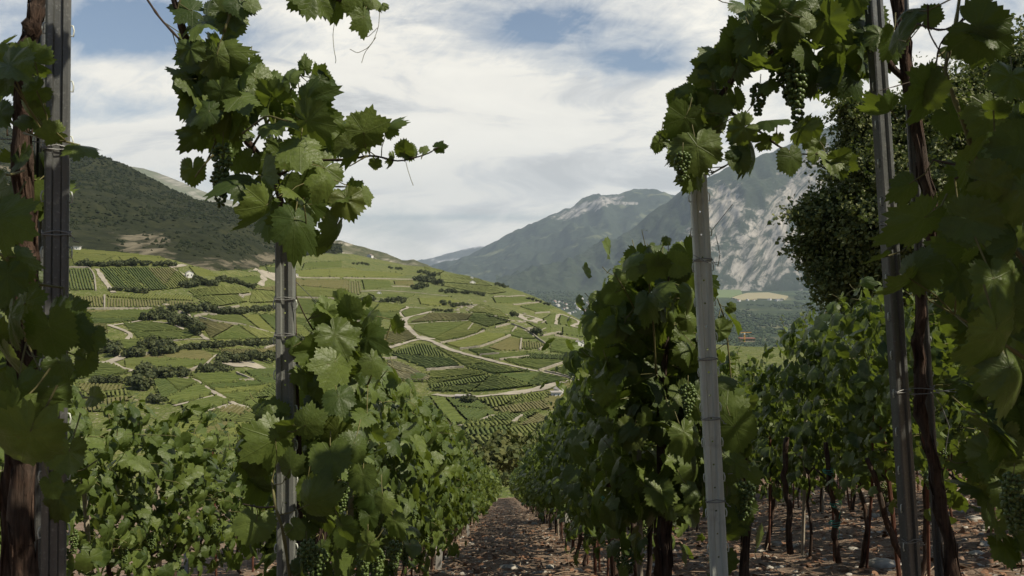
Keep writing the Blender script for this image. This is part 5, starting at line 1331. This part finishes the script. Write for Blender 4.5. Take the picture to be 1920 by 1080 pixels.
h.stem([(455, 250, 2.45), (500, 215, 2.35), (530, 225, 2.33), (548, 228, 2.33)], .0028, .0018)
h.stem([(565, 470, 2.42), (575, 420, 2.36), (570, 385, 2.32)], .0022, .0016); h.stem([(400, 290, 2.45), (378, 315, 2.45), (366, 332, 2.48)], .0028, .002)
h.stem([(690, 292, 2.44), (675, 300, 2.44), (655, 312, 2.44)], .0024, .0016)
h.tendril([(760, 300, 2.5), (765, 320, 2.5), (770, 335, 2.5), (775, 348, 2.5)])
h.tendril([(340, 149, 2.5), (352, 148, 2.5), (368, 148, 2.5)])
h.tendril([(462, 345, 2.5), (455, 360, 2.5), (460, 375, 2.5), (452, 385, 2.5)])
h.done()
# -- silhouetted shoot hanging into the frame at the top
h = Hero(P(640, -60, 2.3), 'dark vine shoot with tendrils hanging from the top of the photo')
h.stem([(540, -30, 2.3), (600, -8, 2.3), (660, 6, 2.3), (700, 8, 2.3), (722, 14, 2.3)], .004, .0015, 2)
for a in [(582, 8, 2.25, 100, -95, 10, 0), (560, 0, 2.3, 70, -150, 0, 0), (632, 8, 2.32, 76, -75, 5, 10), (672, 18, 2.28, 86, -80, 0, 10), (684, 50, 2.25, 62, -88, 0, 20), (704, 8, 2.28, 40, -30, 10, 10), (724, 14, 2.28, 20, -20, 0, 0), (655, -6, 2.3, 70, -60, 0, 0), (610, -12, 2.3, 80, -110, 0, 0)]: h.leaf(*a)
h.tendril([(627, 42, 2.28), (624, 65, 2.28), (626, 92, 2.28), (630, 112, 2.28), (629, 118, 2.28)])
h.tendril([(712, 20, 2.28), (710, 50, 2.28), (700, 78, 2.28), (684, 98, 2.28), (678, 118, 2.28)])
h.tendril([(708, 52, 2.28), (690, 70, 2.28), (672, 66, 2.28)]); h.tendril([(705, 70, 2.28), (690, 90, 2.28), (670, 100, 2.28), (656, 92, 2.28)])
h.done()
# -- row foliage directly beside the middle left post
h = Hero(P(600, 1330, 3.05), 'large leaved vine hugging the right side of the middle left post')
h.bark([(600, 1330, 3.05), (590, 1100, 3.), (610, 950, 3.), (600, 800, 3.), (640, 640, 3.)], [.020, .014, .008], 8)
h.stem([(640, 660, 2.9), (645, 600, 2.85), (650, 560, 2.85), (648, 540, 2.85)], .004, .002)
h.stem([(640, 700, 2.9), (600, 640, 2.8), (570, 590, 2.75), (555, 555, 2.75)], .003, .0015, 2)
h.stem([(690, 720, 2.9), (720, 650, 2.85), (735, 600, 2.85)], .003, .0015)
h.stem([(545, 1090, 2.6), (530, 990, 2.55), (516, 950, 2.55), (510, 900, 2.6)], .005, .003)
h.stem([(516, 950, 2.55), (490, 952, 2.6), (455, 945, 2.65)], .003, .002, 2)
h.fill([(560, 640), (640, 560), (700, 620), (720, 720), (700, 900), (690, 1080), (560, 1080), (550, 800)], 92, 2.75, 3.1, 60, 96, .3)
h.fill([(460, 790), (520, 750), (530, 860), (520, 960), (470, 900), (440, 860)], 16, 2.7, 3.1, 60, 90, .3)
for a in [(650, 570, 2.75, 62, 95, 10, 25), (630, 615, 2.75, 76, 150, 10, 10), (605, 600, 2.75, 58, -110, 10, 0), (640, 650, 2.7, 96, -70, 10, 0), (660, 620, 2.75, 66, 60, 0, 10), (700, 640, 2.75, 74, -30, 15, 0), (742, 604, 2.75, 40, 80, 0, 10),
          (705, 690, 2.72, 60, -60, 0, 30), (575, 660, 2.68, 92, 190, 20, 0), (620, 700, 2.65, 88, -100, 10, 10), (690, 560, 2.85, 30, 60, 0, 0), (790, 702, 2.85, 36, 0, 30, 50), (560, 645, 2.75, 40, 30, 0, 0),
          (543, 862, 2.55, 62, 100, 0, 10), (622, 876, 2.55, 88, -75, 8, 0), (600, 945, 2.5, 92, 10, 15, 5), (640, 760, 2.6, 70, -60, 10, 10), (660, 850, 2.6, 70, -100, 10, 20), (590, 790, 2.55, 68, 20, 25, 0), (680, 910, 2.65, 66, -80, 0, 0),
          (490, 840, 2.6, 110, -140, 15, 10), (470, 1000, 2.6, 80, -110, 0, 35), (500, 770, 2.7, 70, 150, 20, 20), (560, 1000, 2.6, 50, -40, 0, 0), (530, 800, 2.62, 60, 180, 10, 0), (648, 1000, 2.6, 60, -60, 0, 0), (560, 1060, 2.6, 50, 90, 0, 20), (720, 950, 2.7, 50, -70, 0, 0), (745, 990, 2.9, 50, -70, 0, 0)]: h.leaf(*a)
for a in [(575, 1015, 2.62, 1.0, 0), (600, 1030, 2.66, .95, 1), (560, 1045, 2.66, .9, 1), (690, 1000, 2.9, 1., 2), (705, 1030, 2.9, 1., 0), (680, 1035, 2.85, .9, 1), (740, 1015, 3.1, 1., 1), (640, 905, 2.8, .8, 0)]: h.grapes(*a)
h.done()
# -- small drooping leaf sprays on the right row top
h = Hero(P(1250, 1280, 3.3), 'shaded vine hanging left of the pale post with curled leaf tips on top')
h.bark([(1250, 1280, 3.3), (1246, 1000, 3.3), (1240, 800, 3.3), (1250, 560, 3.3)], [.03, .02, .01], 8)
h.stem([(1230, 700, 3.2), (1225, 600, 3.1), (1215, 520, 3.05), (1240, 475, 3.05)], .004, .0015); h.stem([(1255, 600, 3.2), (1253, 500, 3.1), (1253, 450, 3.1)], .003, .0012, 2)
h.stem([(1200, 600, 3.2), (1170, 540, 3.1), (1150, 510, 3.1)], .003, .0015)
h.fill([(1140, 540), (1180, 490), (1250, 470), (1310, 490), (1320, 700), (1325, 900), (1290, 980), (1200, 960), (1150, 860), (1120, 700)], 230, 3.1, 3.6, 60, 86, .2)
for a in [(1195, 490, 3., 62, 50, 10, 50), (1253, 450, 3., 22, 40, 0, 0), (1235, 480, 3., 34, 80, 0, 0), (1160, 520, 3.1, 36, 120, 0, 0), (1145, 560, 3.1, 50, -120, 0, 10), (1280, 500, 3., 60, -30, 20, 0), (1300, 560, 3., 60, -80, 0, 0), (1150, 630, 3.1, 70, -130, 0, 0), (1125, 655, 3.2, 46, 200, 10, 0),
          (1290, 830, 2.95, 74, -90, 5, 10), (1225, 510, 3., 66, -100, 0, 20), (1210, 580, 3., 70, -100, 10, 0), (1300, 930, 3., 50, -60, 0, 0), (1320, 960, 3., 54, -100, 0, 30), (1240, 940, 3.1, 70, -90, 0, 0), (1130, 600, 3.2, 50, -150, 0, 0)]: h.leaf(*a)
h.grapes(1290, 720, 3.1, 1., 0); h.grapes(1220, 900, 3.3, 1., 1)
h.done()
h = Hero(P(1400, 1290, 3.2), 'vine just right of the pale post with a broad leaf and grapes')
h.bark([(1400, 1290, 3.2), (1395, 1100, 3.2), (1400, 900, 3.2), (1380, 780, 3.2)], [.018, .014, .008], 8)
h.stem([(1400, 960, 3.2), (1380, 820, 3.1), (1370, 700, 3.1), (1360, 600, 3.1), (1345, 560, 3.)], .004, .002)
h.fill([(1345, 740), (1400, 740), (1420, 860), (1410, 960), (1360, 990), (1350, 900)], 26, 3., 3.4, 50, 80, .3)
for a in [(1362, 612, 3.0, 56, 30, 10, 20), (1375, 580, 3.0, 30, -30, 0, 0), (1385, 825, 2.85, 96, -60, 10, 0), (1365, 720, 2.95, 56, 20, 0, 0), (1380, 770, 2.9, 80, 30, 25, 0), (1360, 890, 2.9, 54, 120, 0, 0), (1390, 880, 2.95, 60, -60, 10, 0), (1380, 1000, 3., 60, 0, 30, 0), (1390, 940, 3., 56, -100, 0, 0)]: h.leaf(*a)
h.grapes(1398, 905, 3.0, 1.1, 0); h.grapes(1388, 930, 3.05, .9, 1)
h.done()
# -- arch between the pale post and the right post
h = Hero(P(1760, 1320, 2.75), 'gnarled old vine on the right post arching overhead to the pale post')
h.bark([(1800, 1330, 2.7), (1792, 1120, 2.68), (1775, 1000, 2.68), (1752, 880, 2.68), (1728, 780, 2.68), (1722, 660, 2.7), (1728, 560, 2.72), (1748, 430, 2.7), (1735, 330, 2.7), (1712, 200, 2.7), (1690, 60, 2.7), (1676, -60, 2.7)], [.026, .019, .016, .015, .018, .018, .018], 12, .14)
h.bark([(1745, 440, 2.7), (1770, 380, 2.6), (1800, 330, 2.5), (1830, 270, 2.4)], [.012, .006], 7)
h.bark([(1700, 150, 2.7), (1600, 60, 2.7), (1500, 70, 2.75), (1400, 120, 2.75), (1340, 190, 2.75), (1320, 260, 2.76)], [.012, .010, .008, .006], 7)
h.stem([(1345, 190, 2.7), (1385, 222, 2.6), (1430, 250, 2.55), (1462, 277, 2.5), (1500, 290, 2.5), (1560, 288, 2.5)], .005, .0015, 2)
h.stem([(1335, 325, 2.7), (1365, 308, 2.65), (1390, 295, 2.6)], .003, .002); h.stem([(1456, 250, 2.5), (1457, 228, 2.5)], .0018, .0014); h.stem([(1515, 262, 2.5), (1514, 244, 2.5)], .0018, .0014)
h.stem([(1600, 170, 2.6), (1560, 160, 2.6), (1540, 162, 2.6)], .002, .001, 2)
h.fill([(1385, 0), (1640, -10), (1650, 110), (1630, 160), (1590, 150), (1540, 150), (1500, 140), (1440, 120), (1400, 120), (1380, 60)], 78, 2.5, 2.95, 66, 100, .5)
h.fill([(1270, 210), (1320, 150), (1345, 110), (1400, 60), (1420, 110), (1380, 160), (1350, 210), (1330, 260), (1330, 320), (1290, 330), (1250, 280)], 50, 2.55, 2.9, 52, 80, .4)
for a in [(1378, 50, 2.6, 60, 110, 0, 20), (1362, 80, 2.6, 60, 100, 0, 10), (1325, 105, 2.6, 56, 190, 20, 0), (1312, 118, 2.62, 46, 160, 0, 10), (1335, 135, 2.6, 56, -60, 0, 0), (1306, 150, 2.62, 50, 200, 0, 20), (1280, 178, 2.62, 54, 200, 10, 0), (1262, 190, 2.65, 40, -150, 0, 10),
          (1285, 205, 2.6, 76, -160, 25, 0), (1240, 255, 2.6, 42, 160, 0, 20), (1232, 278, 2.6, 40, -90, 0, 20), (1262, 300, 2.62, 40, -120, 0, 0), (1275, 245, 2.55, 90, -110, 5, 0), (1310, 300, 2.5, 100, -85, 0, 0), (1300, 330, 2.55, 70, -100, 0, 0), (1340, 290, 2.6, 60, -30, 0, 0),
          (1378, 250, 2.5, 72, -150, 10, 0), (1405, 290, 2.5, 82, -90, 0, 10), (1390, 310, 2.5, 60, -80, 0, 0), (1440, 262, 2.52, 50, 30, 10, 10), (1333, 245, 2.6, 16, 0, 0, 0), (1384, 195, 2.6, 54, -70, 0, 0), (1350, 205, 2.6, 56, -100, 0, 0), (1456, 224, 2.48, 78, 2, 60, 78), (1512, 238, 2.48, 74, 12, 55, 74), (1530, 230, 2.48, 44, 50, 30, 30),
          (1458, 262, 2.5, 24, -90, 0, 0), (1485, 312, 2.45, 66, -88, 0, 10), (1520, 268, 2.5, 36, -80, 0, 0), (1535, 275, 2.52, 34, -100, 0, 10), (1560, 312, 2.45, 64, -88, 0, 0), (1585, 290, 2.45, 56, 20, 20, 0), (1575, 322, 2.47, 60, -60, 0, 10), (1592, 310, 2.5, 50, -40, 10, 0), (1530, 298, 2.5, 40, -90, 0, 0),
          (1523, 42, 2.45, 40, -20, 0, 0), (1440, 165, 2.55, 50, -120, 0, 0), (1500, 175, 2.6, 60, -100, 0, 0), (1525, 150, 2.55, 80, -70, 0, 0), (1575, 130, 2.55, 86, -100, 0, 0), (1605, 160, 2.5, 86, -50, 0, 10), (1620, 120, 2.5, 70, -100, 10, 0), (1610, 60, 2.55, 70, -30, 0, 0), (1430, 15, 2.55, 80, 110, 0, 0), (1420, 80, 2.55, 90, -80, 0, 0), (1480, 60, 2.5, 95, -90, 0, 0), (1560, 60, 2.52, 95, -70, 0, 0), (1450, 40, 2.5, 80, -90, 0, 0), (1590, 15, 2.5, 80, -90, 0, 0)]: h.leaf(*a)
for a in [(1425, 158, 2.6, 1.0, 1), (1490, 128, 2.55, 1.3, 2), (1482, 110, 2.6, 1.2, 0), (1280, 285, 2.5, .9, 1), (1462, 100, 2.6, 1., 0), (1510, 20, 2.6, 1., 1), (1475, 0, 2.6, 1., 0)]: h.grapes(*a)
h.tendril([(1560, 190, 2.6), (1575, 200, 2.6), (1590, 196, 2.6), (1580, 210, 2.6), (1566, 208, 2.6)])
h.done()
# -- nearest foliage at the right edge
h = Hero(P(1980, 1500, 1.7), 'near vine with big backlit leaves filling the right edge')
h.bark([(1990, 1500, 1.75), (1980, 1000, 1.7), (1960, 700, 1.65), (1930, 500, 1.6)], [.022, .016, .010], 8)
h.stem([(1930, 500, 1.6), (1870, 430, 1.6), (1840, 330, 1.6), (1810, 240, 1.6), (1780, 160, 1.6), (1770, 130, 1.6), (1790, 60, 1.62), (1800, -10, 1.65)], .005, .003, 1)
h.stem([(1775, 128, 1.6), (1740, 120, 1.62), (1720, 150, 1.65), (1705, 200, 1.7)], .002, .001, 2); h.stem([(1720, 45, 1.65), (1770, 60, 1.6), (1850, 10, 1.6), (1880, -20, 1.6)], .002, .0015, 2); h.stem([(1740, 10, 1.6), (1740, 60, 1.62), (1770, 110, 1.6)], .002, .001, 2)
h.stem([(1750, 170, 1.7), (1760, 80, 1.65), (1810, 30, 1.6), (1830, 0, 1.6)], .0016, .001, 2)
h.stem([(1720, 150, 2.6), (1650, 170, 2.5)], .002, .001, 2)
h.stem([(1850, 340, 1.6), (1800, 310, 1.65), (1750, 300, 1.7)], .003, .002, 2); h.stem([(1940, 280, 1.5), (1860, 310, 1.5), (1790, 335, 1.55)], .003, .002, 2)
h.stem([(1960, 700, 1.65), (1890, 650, 1.6), (1840, 620, 1.6), (1790, 590, 1.6)], .004, .002); h.stem([(1960, 560, 1.6), (1890, 440, 1.6)], .004, .002)
h.fill([(1800, 360), (1850, 300), (1930, 260), (1930, 760), (1870, 720), (1820, 640), (1800, 520)], 36, 1.9, 2.5, 90, 150, .3)
h.fill([(1760, 180), (1930, 150), (1930, 330), (1800, 330)], 12, 2., 2.4, 70, 120, .3)
h.fill([(1840, 700), (1930, 680), (1930, 1080), (1880, 1080), (1850, 900)], 34, 1.8, 2.2, 90, 140, .3)
for a in [(1868, 72, 1.55, 165, -30, 10, 0), (1830, 60, 1.56, 90, 160, 0, 10), (1720, 180, 1.5, 165, -165, 20, 10), (1745, 150, 1.5, 110, 60, 25, 20), (1800, 88, 1.7, 70, -30, 10, 0), (1690, 50, 1.75, 100, 75, 10, 50), (1665, 95, 1.9, 90, -120, 0, 20), (1845, 225, 1.55, 105, -110, 0, 0),
          (1880, 205, 1.5, 66, 5, 20, 0), (1885, 275, 1.45, 150, -170, 20, 0), (1810, 300, 1.45, 140, 190, 25, 0), (1880, 340, 1.4, 120, 10, 25, 10), (1705, 430, 1.45, 160, -125, 15, 25), (1780, 430, 1.5, 150, -160, 20, 0), (1850, 420, 1.4, 150, -20, 10, 0), (1905, 480, 1.4, 150, -100, 10, 0),
          (1690, 540, 1.6, 100, -120, 0, 55), (1740, 500, 1.6, 110, 30, 20, 30), (1870, 560, 1.35, 160, -90, 10, 0), (1870, 660, 1.3, 190, -80, 5, 10), (1900, 730, 1.3, 170, -100, 10, 0), (1830, 600, 1.45, 110, 150, 10, 0), (1905, 600, 1.4, 130, -60, 0, 0), (1690, 355, 1.7, 90, -150, 10, 0),
          (1660, 200, 1.9, 90, 170, 20, 20), (1920, 380, 1.4, 120, -90, 0, 0), (1800, 540, 1.5, 110, -100, 10, 0), (1640, 490, 1.6, 70, -150, 0, 60), (1750, 20, 1.9, 70, 60, 0, 0), (1715, 10, 1.8, 80, 30, 0, 40)]: h.leaf(a[0], a[1], a[2], a[3]*.84, *a[4:])
for a in [(1900, 890, 1.7, .75, 0), (1912, 930, 1.72, .75, 1), (1892, 920, 1.75, .7, 2)]: h.grapes(*a)
h.done()
# -- unseen leaf canopy added over the camera to shade the near posts and leaves
h = Hero(P(1980, 1480, 1.95), 'added unseen vine canopy shading the foreground')
def HP(x, y, z): return (CX+x/y*F, HY-z/y*F, y)
h.bark([HP(1.25, 1.95, -1.2), HP(1.3, 1.9, .3), HP(1.1, 1.6, .95), HP(.5, 1.3, 1.15), HP(-.1, 1.2, 1.2), HP(-.6, 1.3, 1.1)], [.02, .014, .010, .008], 7)
n = 620; X_ = rng.uniform(-.55, 2.7, n); Y_ = rng.uniform(.25, 1.8, n)+.18*X_.clip(0, 3); Z_ = 1.0+.12*rng.normal(0, 1, n)+.15*np.sin(X_*2)
ok = Z_ > Y_*.36+.12; X_, Y_, Z_ = X_[ok], Y_[ok], Z_[ok]; n = len(X_)
add_leaves(h.b, MIDL, np.stack([X_, Y_, Z_], -1)-h.base, rng.normal(0, 1, (n, 3))*np.array([1, 1, .4])-np.array([0, 0, .4]), rng.normal(0, .4, (n, 3))+np.array([.4, -.2, 1]), rng.uniform(.09, .16, n))
h.done()
# -- the rows go on beside the camera, outside the picture on both sides
for k, (x_, y_, lb) in enumerate([(1.75, 1.5, 'vine beside the camera on the right, beyond the photo edge'), (1.55, .5, 'second vine beside the camera on the right'), (2.2, 2.3, 'vine right of the big leaves at the right photo edge'), (-1.75, 1.2, 'vine beside the camera on the left, beyond the photo edge'), (-1.6, .2, 'second vine beside the camera on the left')]):
    dup(protos['near_t'][k % 4], (x_, y_, float(Hn(x_, y_))), .1*k, lb, 'vines beside the camera', (1.25, 1.0, 1.12))
# -- nearest vine at the left edge
h = Hero(P(40, 1400, 1.95), 'old dark vine with big leaves at the left edge of the view')
h.bark([(40, 1400, 1.95), (52, 1100, 1.92), (40, 900, 1.92), (46, 700, 1.9), (52, 520, 1.9), (46, 380, 1.9), (40, 250, 1.88), (42, 130, 1.86), (60, 60, 1.85), (72, 0, 1.85), (70, -60, 1.85)], [.024, .022, .022, .020, .018, .015, .017], 12, .14)
h.bark([(20, 1400, 2.05), (14, 1000, 2.05), (20, 780, 2.0), (30, 600, 1.95)], [.02, .016, .012], 9)
h.bark([(80, 1400, 2.1), (76, 1000, 2.1), (70, 780, 2.05), (55, 640, 2.0)], [.016, .014, .010], 9)
h.stem([(-20, 205, 2.0), (10, 220, 2.), (40, 245, 1.95)], .003, .002, 2); h.stem([(14, 255, 2.), (12, 212, 2.)], .002, .001, 2)
h.stem([(45, 250, 1.8), (90, 262, 1.6), (120, 265, 1.6), (150, 272, 1.6)], .002, .0015); h.stem([(-20, 300, 1.6), (10, 330, 1.6), (45, 320, 1.7)], .003, .002)
h.stem([(-10, 470, 1.5), (20, 490, 1.5), (50, 530, 1.6), (120, 540, 1.6)], .003, .002); h.stem([(-10, 540, 1.5), (25, 525, 1.5), (45, 515, 1.6)], .0025, .002)
h.stem([(28, 600, 1.5), (26, 560, 1.5), (35, 500, 1.6)], .003, .002); h.stem([(50, 640, 1.5), (45, 600, 1.5), (60, 560, 1.6)], .003, .002)
h.fill([(-20, 80), (40, 100), (75, 160), (70, 260), (40, 300), (-20, 200)], 10, 1.85, 2.05, 80, 120, .3)
h.fill([(-20, 280), (80, 290), (100, 350), (60, 400), (-20, 380)], 7, 1.85, 2.0, 80, 120, .3)
h.fill([(-20, 460), (60, 470), (120, 560), (150, 640), (140, 720), (90, 760), (60, 740), (-20, 720)], 26, 1.8, 2.1, 70, 115, .3)
h.fill([(-20, 700), (110, 740), (110, 820), (-20, 800)], 8, 1.8, 2.0, 70, 115, .3)
h.fill([(80, 860), (130, 870), (140, 960), (100, 960)], 4, 1.65, 1.8, 70, 100, .3)
for a in [(40, 130, 1.5, 150, -35, 10, 10), (15, 150, 1.52, 130, -60, 10, 0), (60, 180, 1.6, 80, -150, 0, 0), (45, 105, 1.6, 110, 160, 20, 0), (60, 210, 1.6, 70, 160, 10, 20), (55, 228, 1.62, 60, -20, 10, 0), (95, 250, 1.58, 66, 195, 20, 40), (168, 278, 1.58, 84, -25, 25, 40),
          (30, 420, 1.3, 165, -25, 15, 12), (0, 380, 1.35, 130, -70, 10, 0), (0, 440, 1.35, 110, -100, 0, 0), (45, 500, 1.5, 90, -60, 0, 30), (20, 540, 1.45, 110, -90, 0, 0), (25, 625, 1.4, 135, -100, 8, 0), (105, 645, 1.42, 142, -85, 5, 5), (70, 560, 1.5, 110, 20, 20, 20),
          (120, 600, 1.5, 110, -10, 30, 25), (178, 650, 1.52, 90, -70, 5, 30), (165, 690, 1.55, 70, -90, 0, 50), (150, 590, 1.55, 80, -20, 30, 0), (128, 700, 1.5, 90, -80, 0, 20), (190, 745, 1.6, 60, 0, 40, 50), (155, 625, 1.5, 100, -50, 10, 0),
          (48, 850, 1.22, 205, -110, 8, 5), (10, 800, 1.3, 150, -130, 10, 0), (100, 760, 1.4, 110, -80, 0, 30), (40, 760, 1.35, 140, -100, 10, 0), (108, 920, 1.55, 70, -70, 0, 20), (85, 850, 1.5, 90, -80, 0, 0)]: h.leaf(a[0]-6, a[1], a[2], a[3]*.84, *a[4:])
h.done()

# training wires
def wirething(pts, label, r=.0013):
    Q = np.array([P(*p) for p in pts]); b = MB().tube(Q-Q[0], r, 5, 0, False); o = b.build('training_wire', M['wire']); o.location = tuple(Q[0]); tag(o, label, 'wire')
for X0, hs, lb in ((-.72, (.75, 1.15, 1.5), 'left row'), (.76, (.75, 1.2, 1.65), 'right row'), (2.4, (.8, 1.3, 1.8), 'second right row')):
    for k, hh in enumerate(hs):
        ys_ = np.linspace(2.85, 40, 60); xs_ = X0-.0081*ys_; zs_ = Hn(xs_, ys_, False)+hh; Q = np.stack([xs_, ys_, zs_], -1)
        o = MB().tube(Q-Q[0], .0013, 5, 0, False).build('training_wire', M['wire']); o.location = tuple(Q[0]); tag(o, '%s steel wire running down the %s' % (('lowest', 'middle', 'topmost')[k], lb), 'wire')
wirething([(1690, 728, 2.6), (1730, 728, 2.55), (1790, 735, 2.5), (1860, 728, 2.3), (1960, 722, 2.1)], 'upper of two twisted wires running right from the right post')
wirething([(1690, 740, 2.6), (1740, 738, 2.55), (1800, 728, 2.5), (1870, 740, 2.3), (1960, 735, 2.1)], 'lower of two twisted wires running right from the right post')
wirething([(1745, 735, 2.6), (1765, 760, 2.6), (1780, 800, 2.6), (1772, 850, 2.6)], 'short loose wire end hanging below the twisted wires')
wirething([(-30, 258, 1.9), (30, 262, 1.9), (85, 268, 1.9)], 'dark wire crossing the left trunk')
for k, (a, b2) in enumerate([((1300, 478), (1345, 492)), ((1342, 440), (1346, 500))]):
    wirething([(a[0], a[1], 2.8), ((a[0]+b2[0])/2+6, (a[1]+b2[1])/2+8, 2.74), (b2[0], b2[1], 2.8)], ('loose dark wire loop slung across the pale post', 'loose wire hanging beside the pale post')[k])

# ------------------------------------------------------------------ tree behind the right rows
tb = P(1780, 0, 15.0); zg = float(Hn(tb[0], 15.0)); t = thing('broadleaf_tree', (tb[0], 15.0, zg), 'dense dark broadleaf tree rising behind the right vine rows', 'tree')
b = MB(); Ht = (HY-100)/F*15-zg
b.tube([(0, 0, -.2), (.05, .05, Ht*.3), (-.05, 0, Ht*.6), (0, 0, Ht*.85)], [.17, .13, .09, .03], 10, 0, True, .06)
lobes = []
for (px, py, r, dd) in [(1575, 420, 58, 0), (1625, 350, 66, .2), (1640, 440, 80, -.2), (1700, 300, 85, .3), (1640, 270, 48, 0), (1760, 240, 95, 0), (1720, 400, 95, -.4), (1830, 200, 80, .3), (1900, 170, 90, 0), (1800, 330, 110, -.5), (1900, 320, 120, -.2), (1980, 250, 120, 0), (1590, 490, 42, 0), (1680, 500, 70, 0), (1780, 460, 100, -.4), (1900, 460, 120, 0), (1960, 110, 70, 0), (1640, 320, 45, -.3), (1545, 400, 36, 0), (1540, 440, 30, .2), (2020, 380, 120, 0), (1680, 230, 40, 0), (1518, 405, 26, 0), (1528, 470, 34, .1), (1560, 520, 40, 0), (1620, 560, 60, 0), (1700, 590, 80, .2), (1800, 600, 100, 0), (1900, 600, 110, 0), (1600, 210, 26, 0), (1590, 300, 30, .1), (1615, 240, 30, 0)]:
    c = P(px, py, 15+dd*2)-np.array([tb[0], 15.0, zg]); lobes.append((c, r/F*15)); b.tube([(0, 0, Ht*rng.uniform(.25, .55)), c*.5+np.array([0, 0, Ht*.22]), c], [.06, .035, .012], 6, 0, True)
b.build('trunk', M['bark'], t, True)
b = MB(); ps, tp, nr, sz = [], [], [], []
for c, r in lobes:
    n = int(7500*r*r/.7)+600
    d = rng.normal(size=(n, 3)); d /= np.linalg.norm(d, axis=1)[:, None]
    clump = fbm(d[:, 0]*4.5+c[0]*5+d[:, 1]*3, d[:, 2]*4.5+c[2]*5-d[:, 1]*3, 7, 3)
    q = (.10+1.75*clump)*rng.uniform(.6, 1.15, n)
    ps.append(c+d*r*q[:, None]); nr.append(d*.6+rng.normal(0, .5, (n, 3))+np.array([0, 0, .4])); tp.append(rng.normal(0, .6, (n, 3))+d*.5-np.array([0, 0, .2])); sz.append(rng.uniform(.03, .075, n))
    for _ in range(int(60*r)+8):      # twigs standing out of the crown
        dd = rng.normal(size=3); dd[1] *= .6; dd[2] = abs(dd[2])*.6-.1; dd /= np.linalg.norm(dd); L = rng.uniform(.2, .55); p0 = c+dd*r*.85; m = 16
        tt0 = rng.random(m)[:, None]; q_ = p0+dd*L*tt0+rng.normal(0, .035, (m, 3))-np.array([0, 0, .12])*tt0**2
        ps.append(q_); nr.append(rng.normal(0, .6, (m, 3))+np.array([0, -.3, .6])); tp.append(dd+rng.normal(0, .7, (m, 3))); sz.append(rng.uniform(.04, .08, m))
add_leaves(b, LOWL, np.concatenate(ps), np.concatenate(tp), np.concatenate(nr), np.concatenate(sz))
b.build('crown', M['tree_leaf'], t)

# ------------------------------------------------------------------ haze: one closed box of even pale air
hm, tt_, out = newmat('haze')
pv = tt_.new('ShaderNodeVolumePrincipled'); pv.inputs['Color'].default_value = (.70, .84, 1.0, 1); pv.inputs['Density'].default_value = 3.0e-5; pv.inputs['Anisotropy'].default_value = .1
tt_.l.new(pv.outputs[0], out.inputs['Volume'])
hb = MB().box((5000, 14200, 1140), (36000, 29000, 2990)).build('haze', hm); hb['kind'] = 'stuff'
scene.cycles.volume_bounces = 0
scene.cycles.max_bounces = 6; scene.cycles.diffuse_bounces = 3; scene.cycles.transmission_bounces = 4
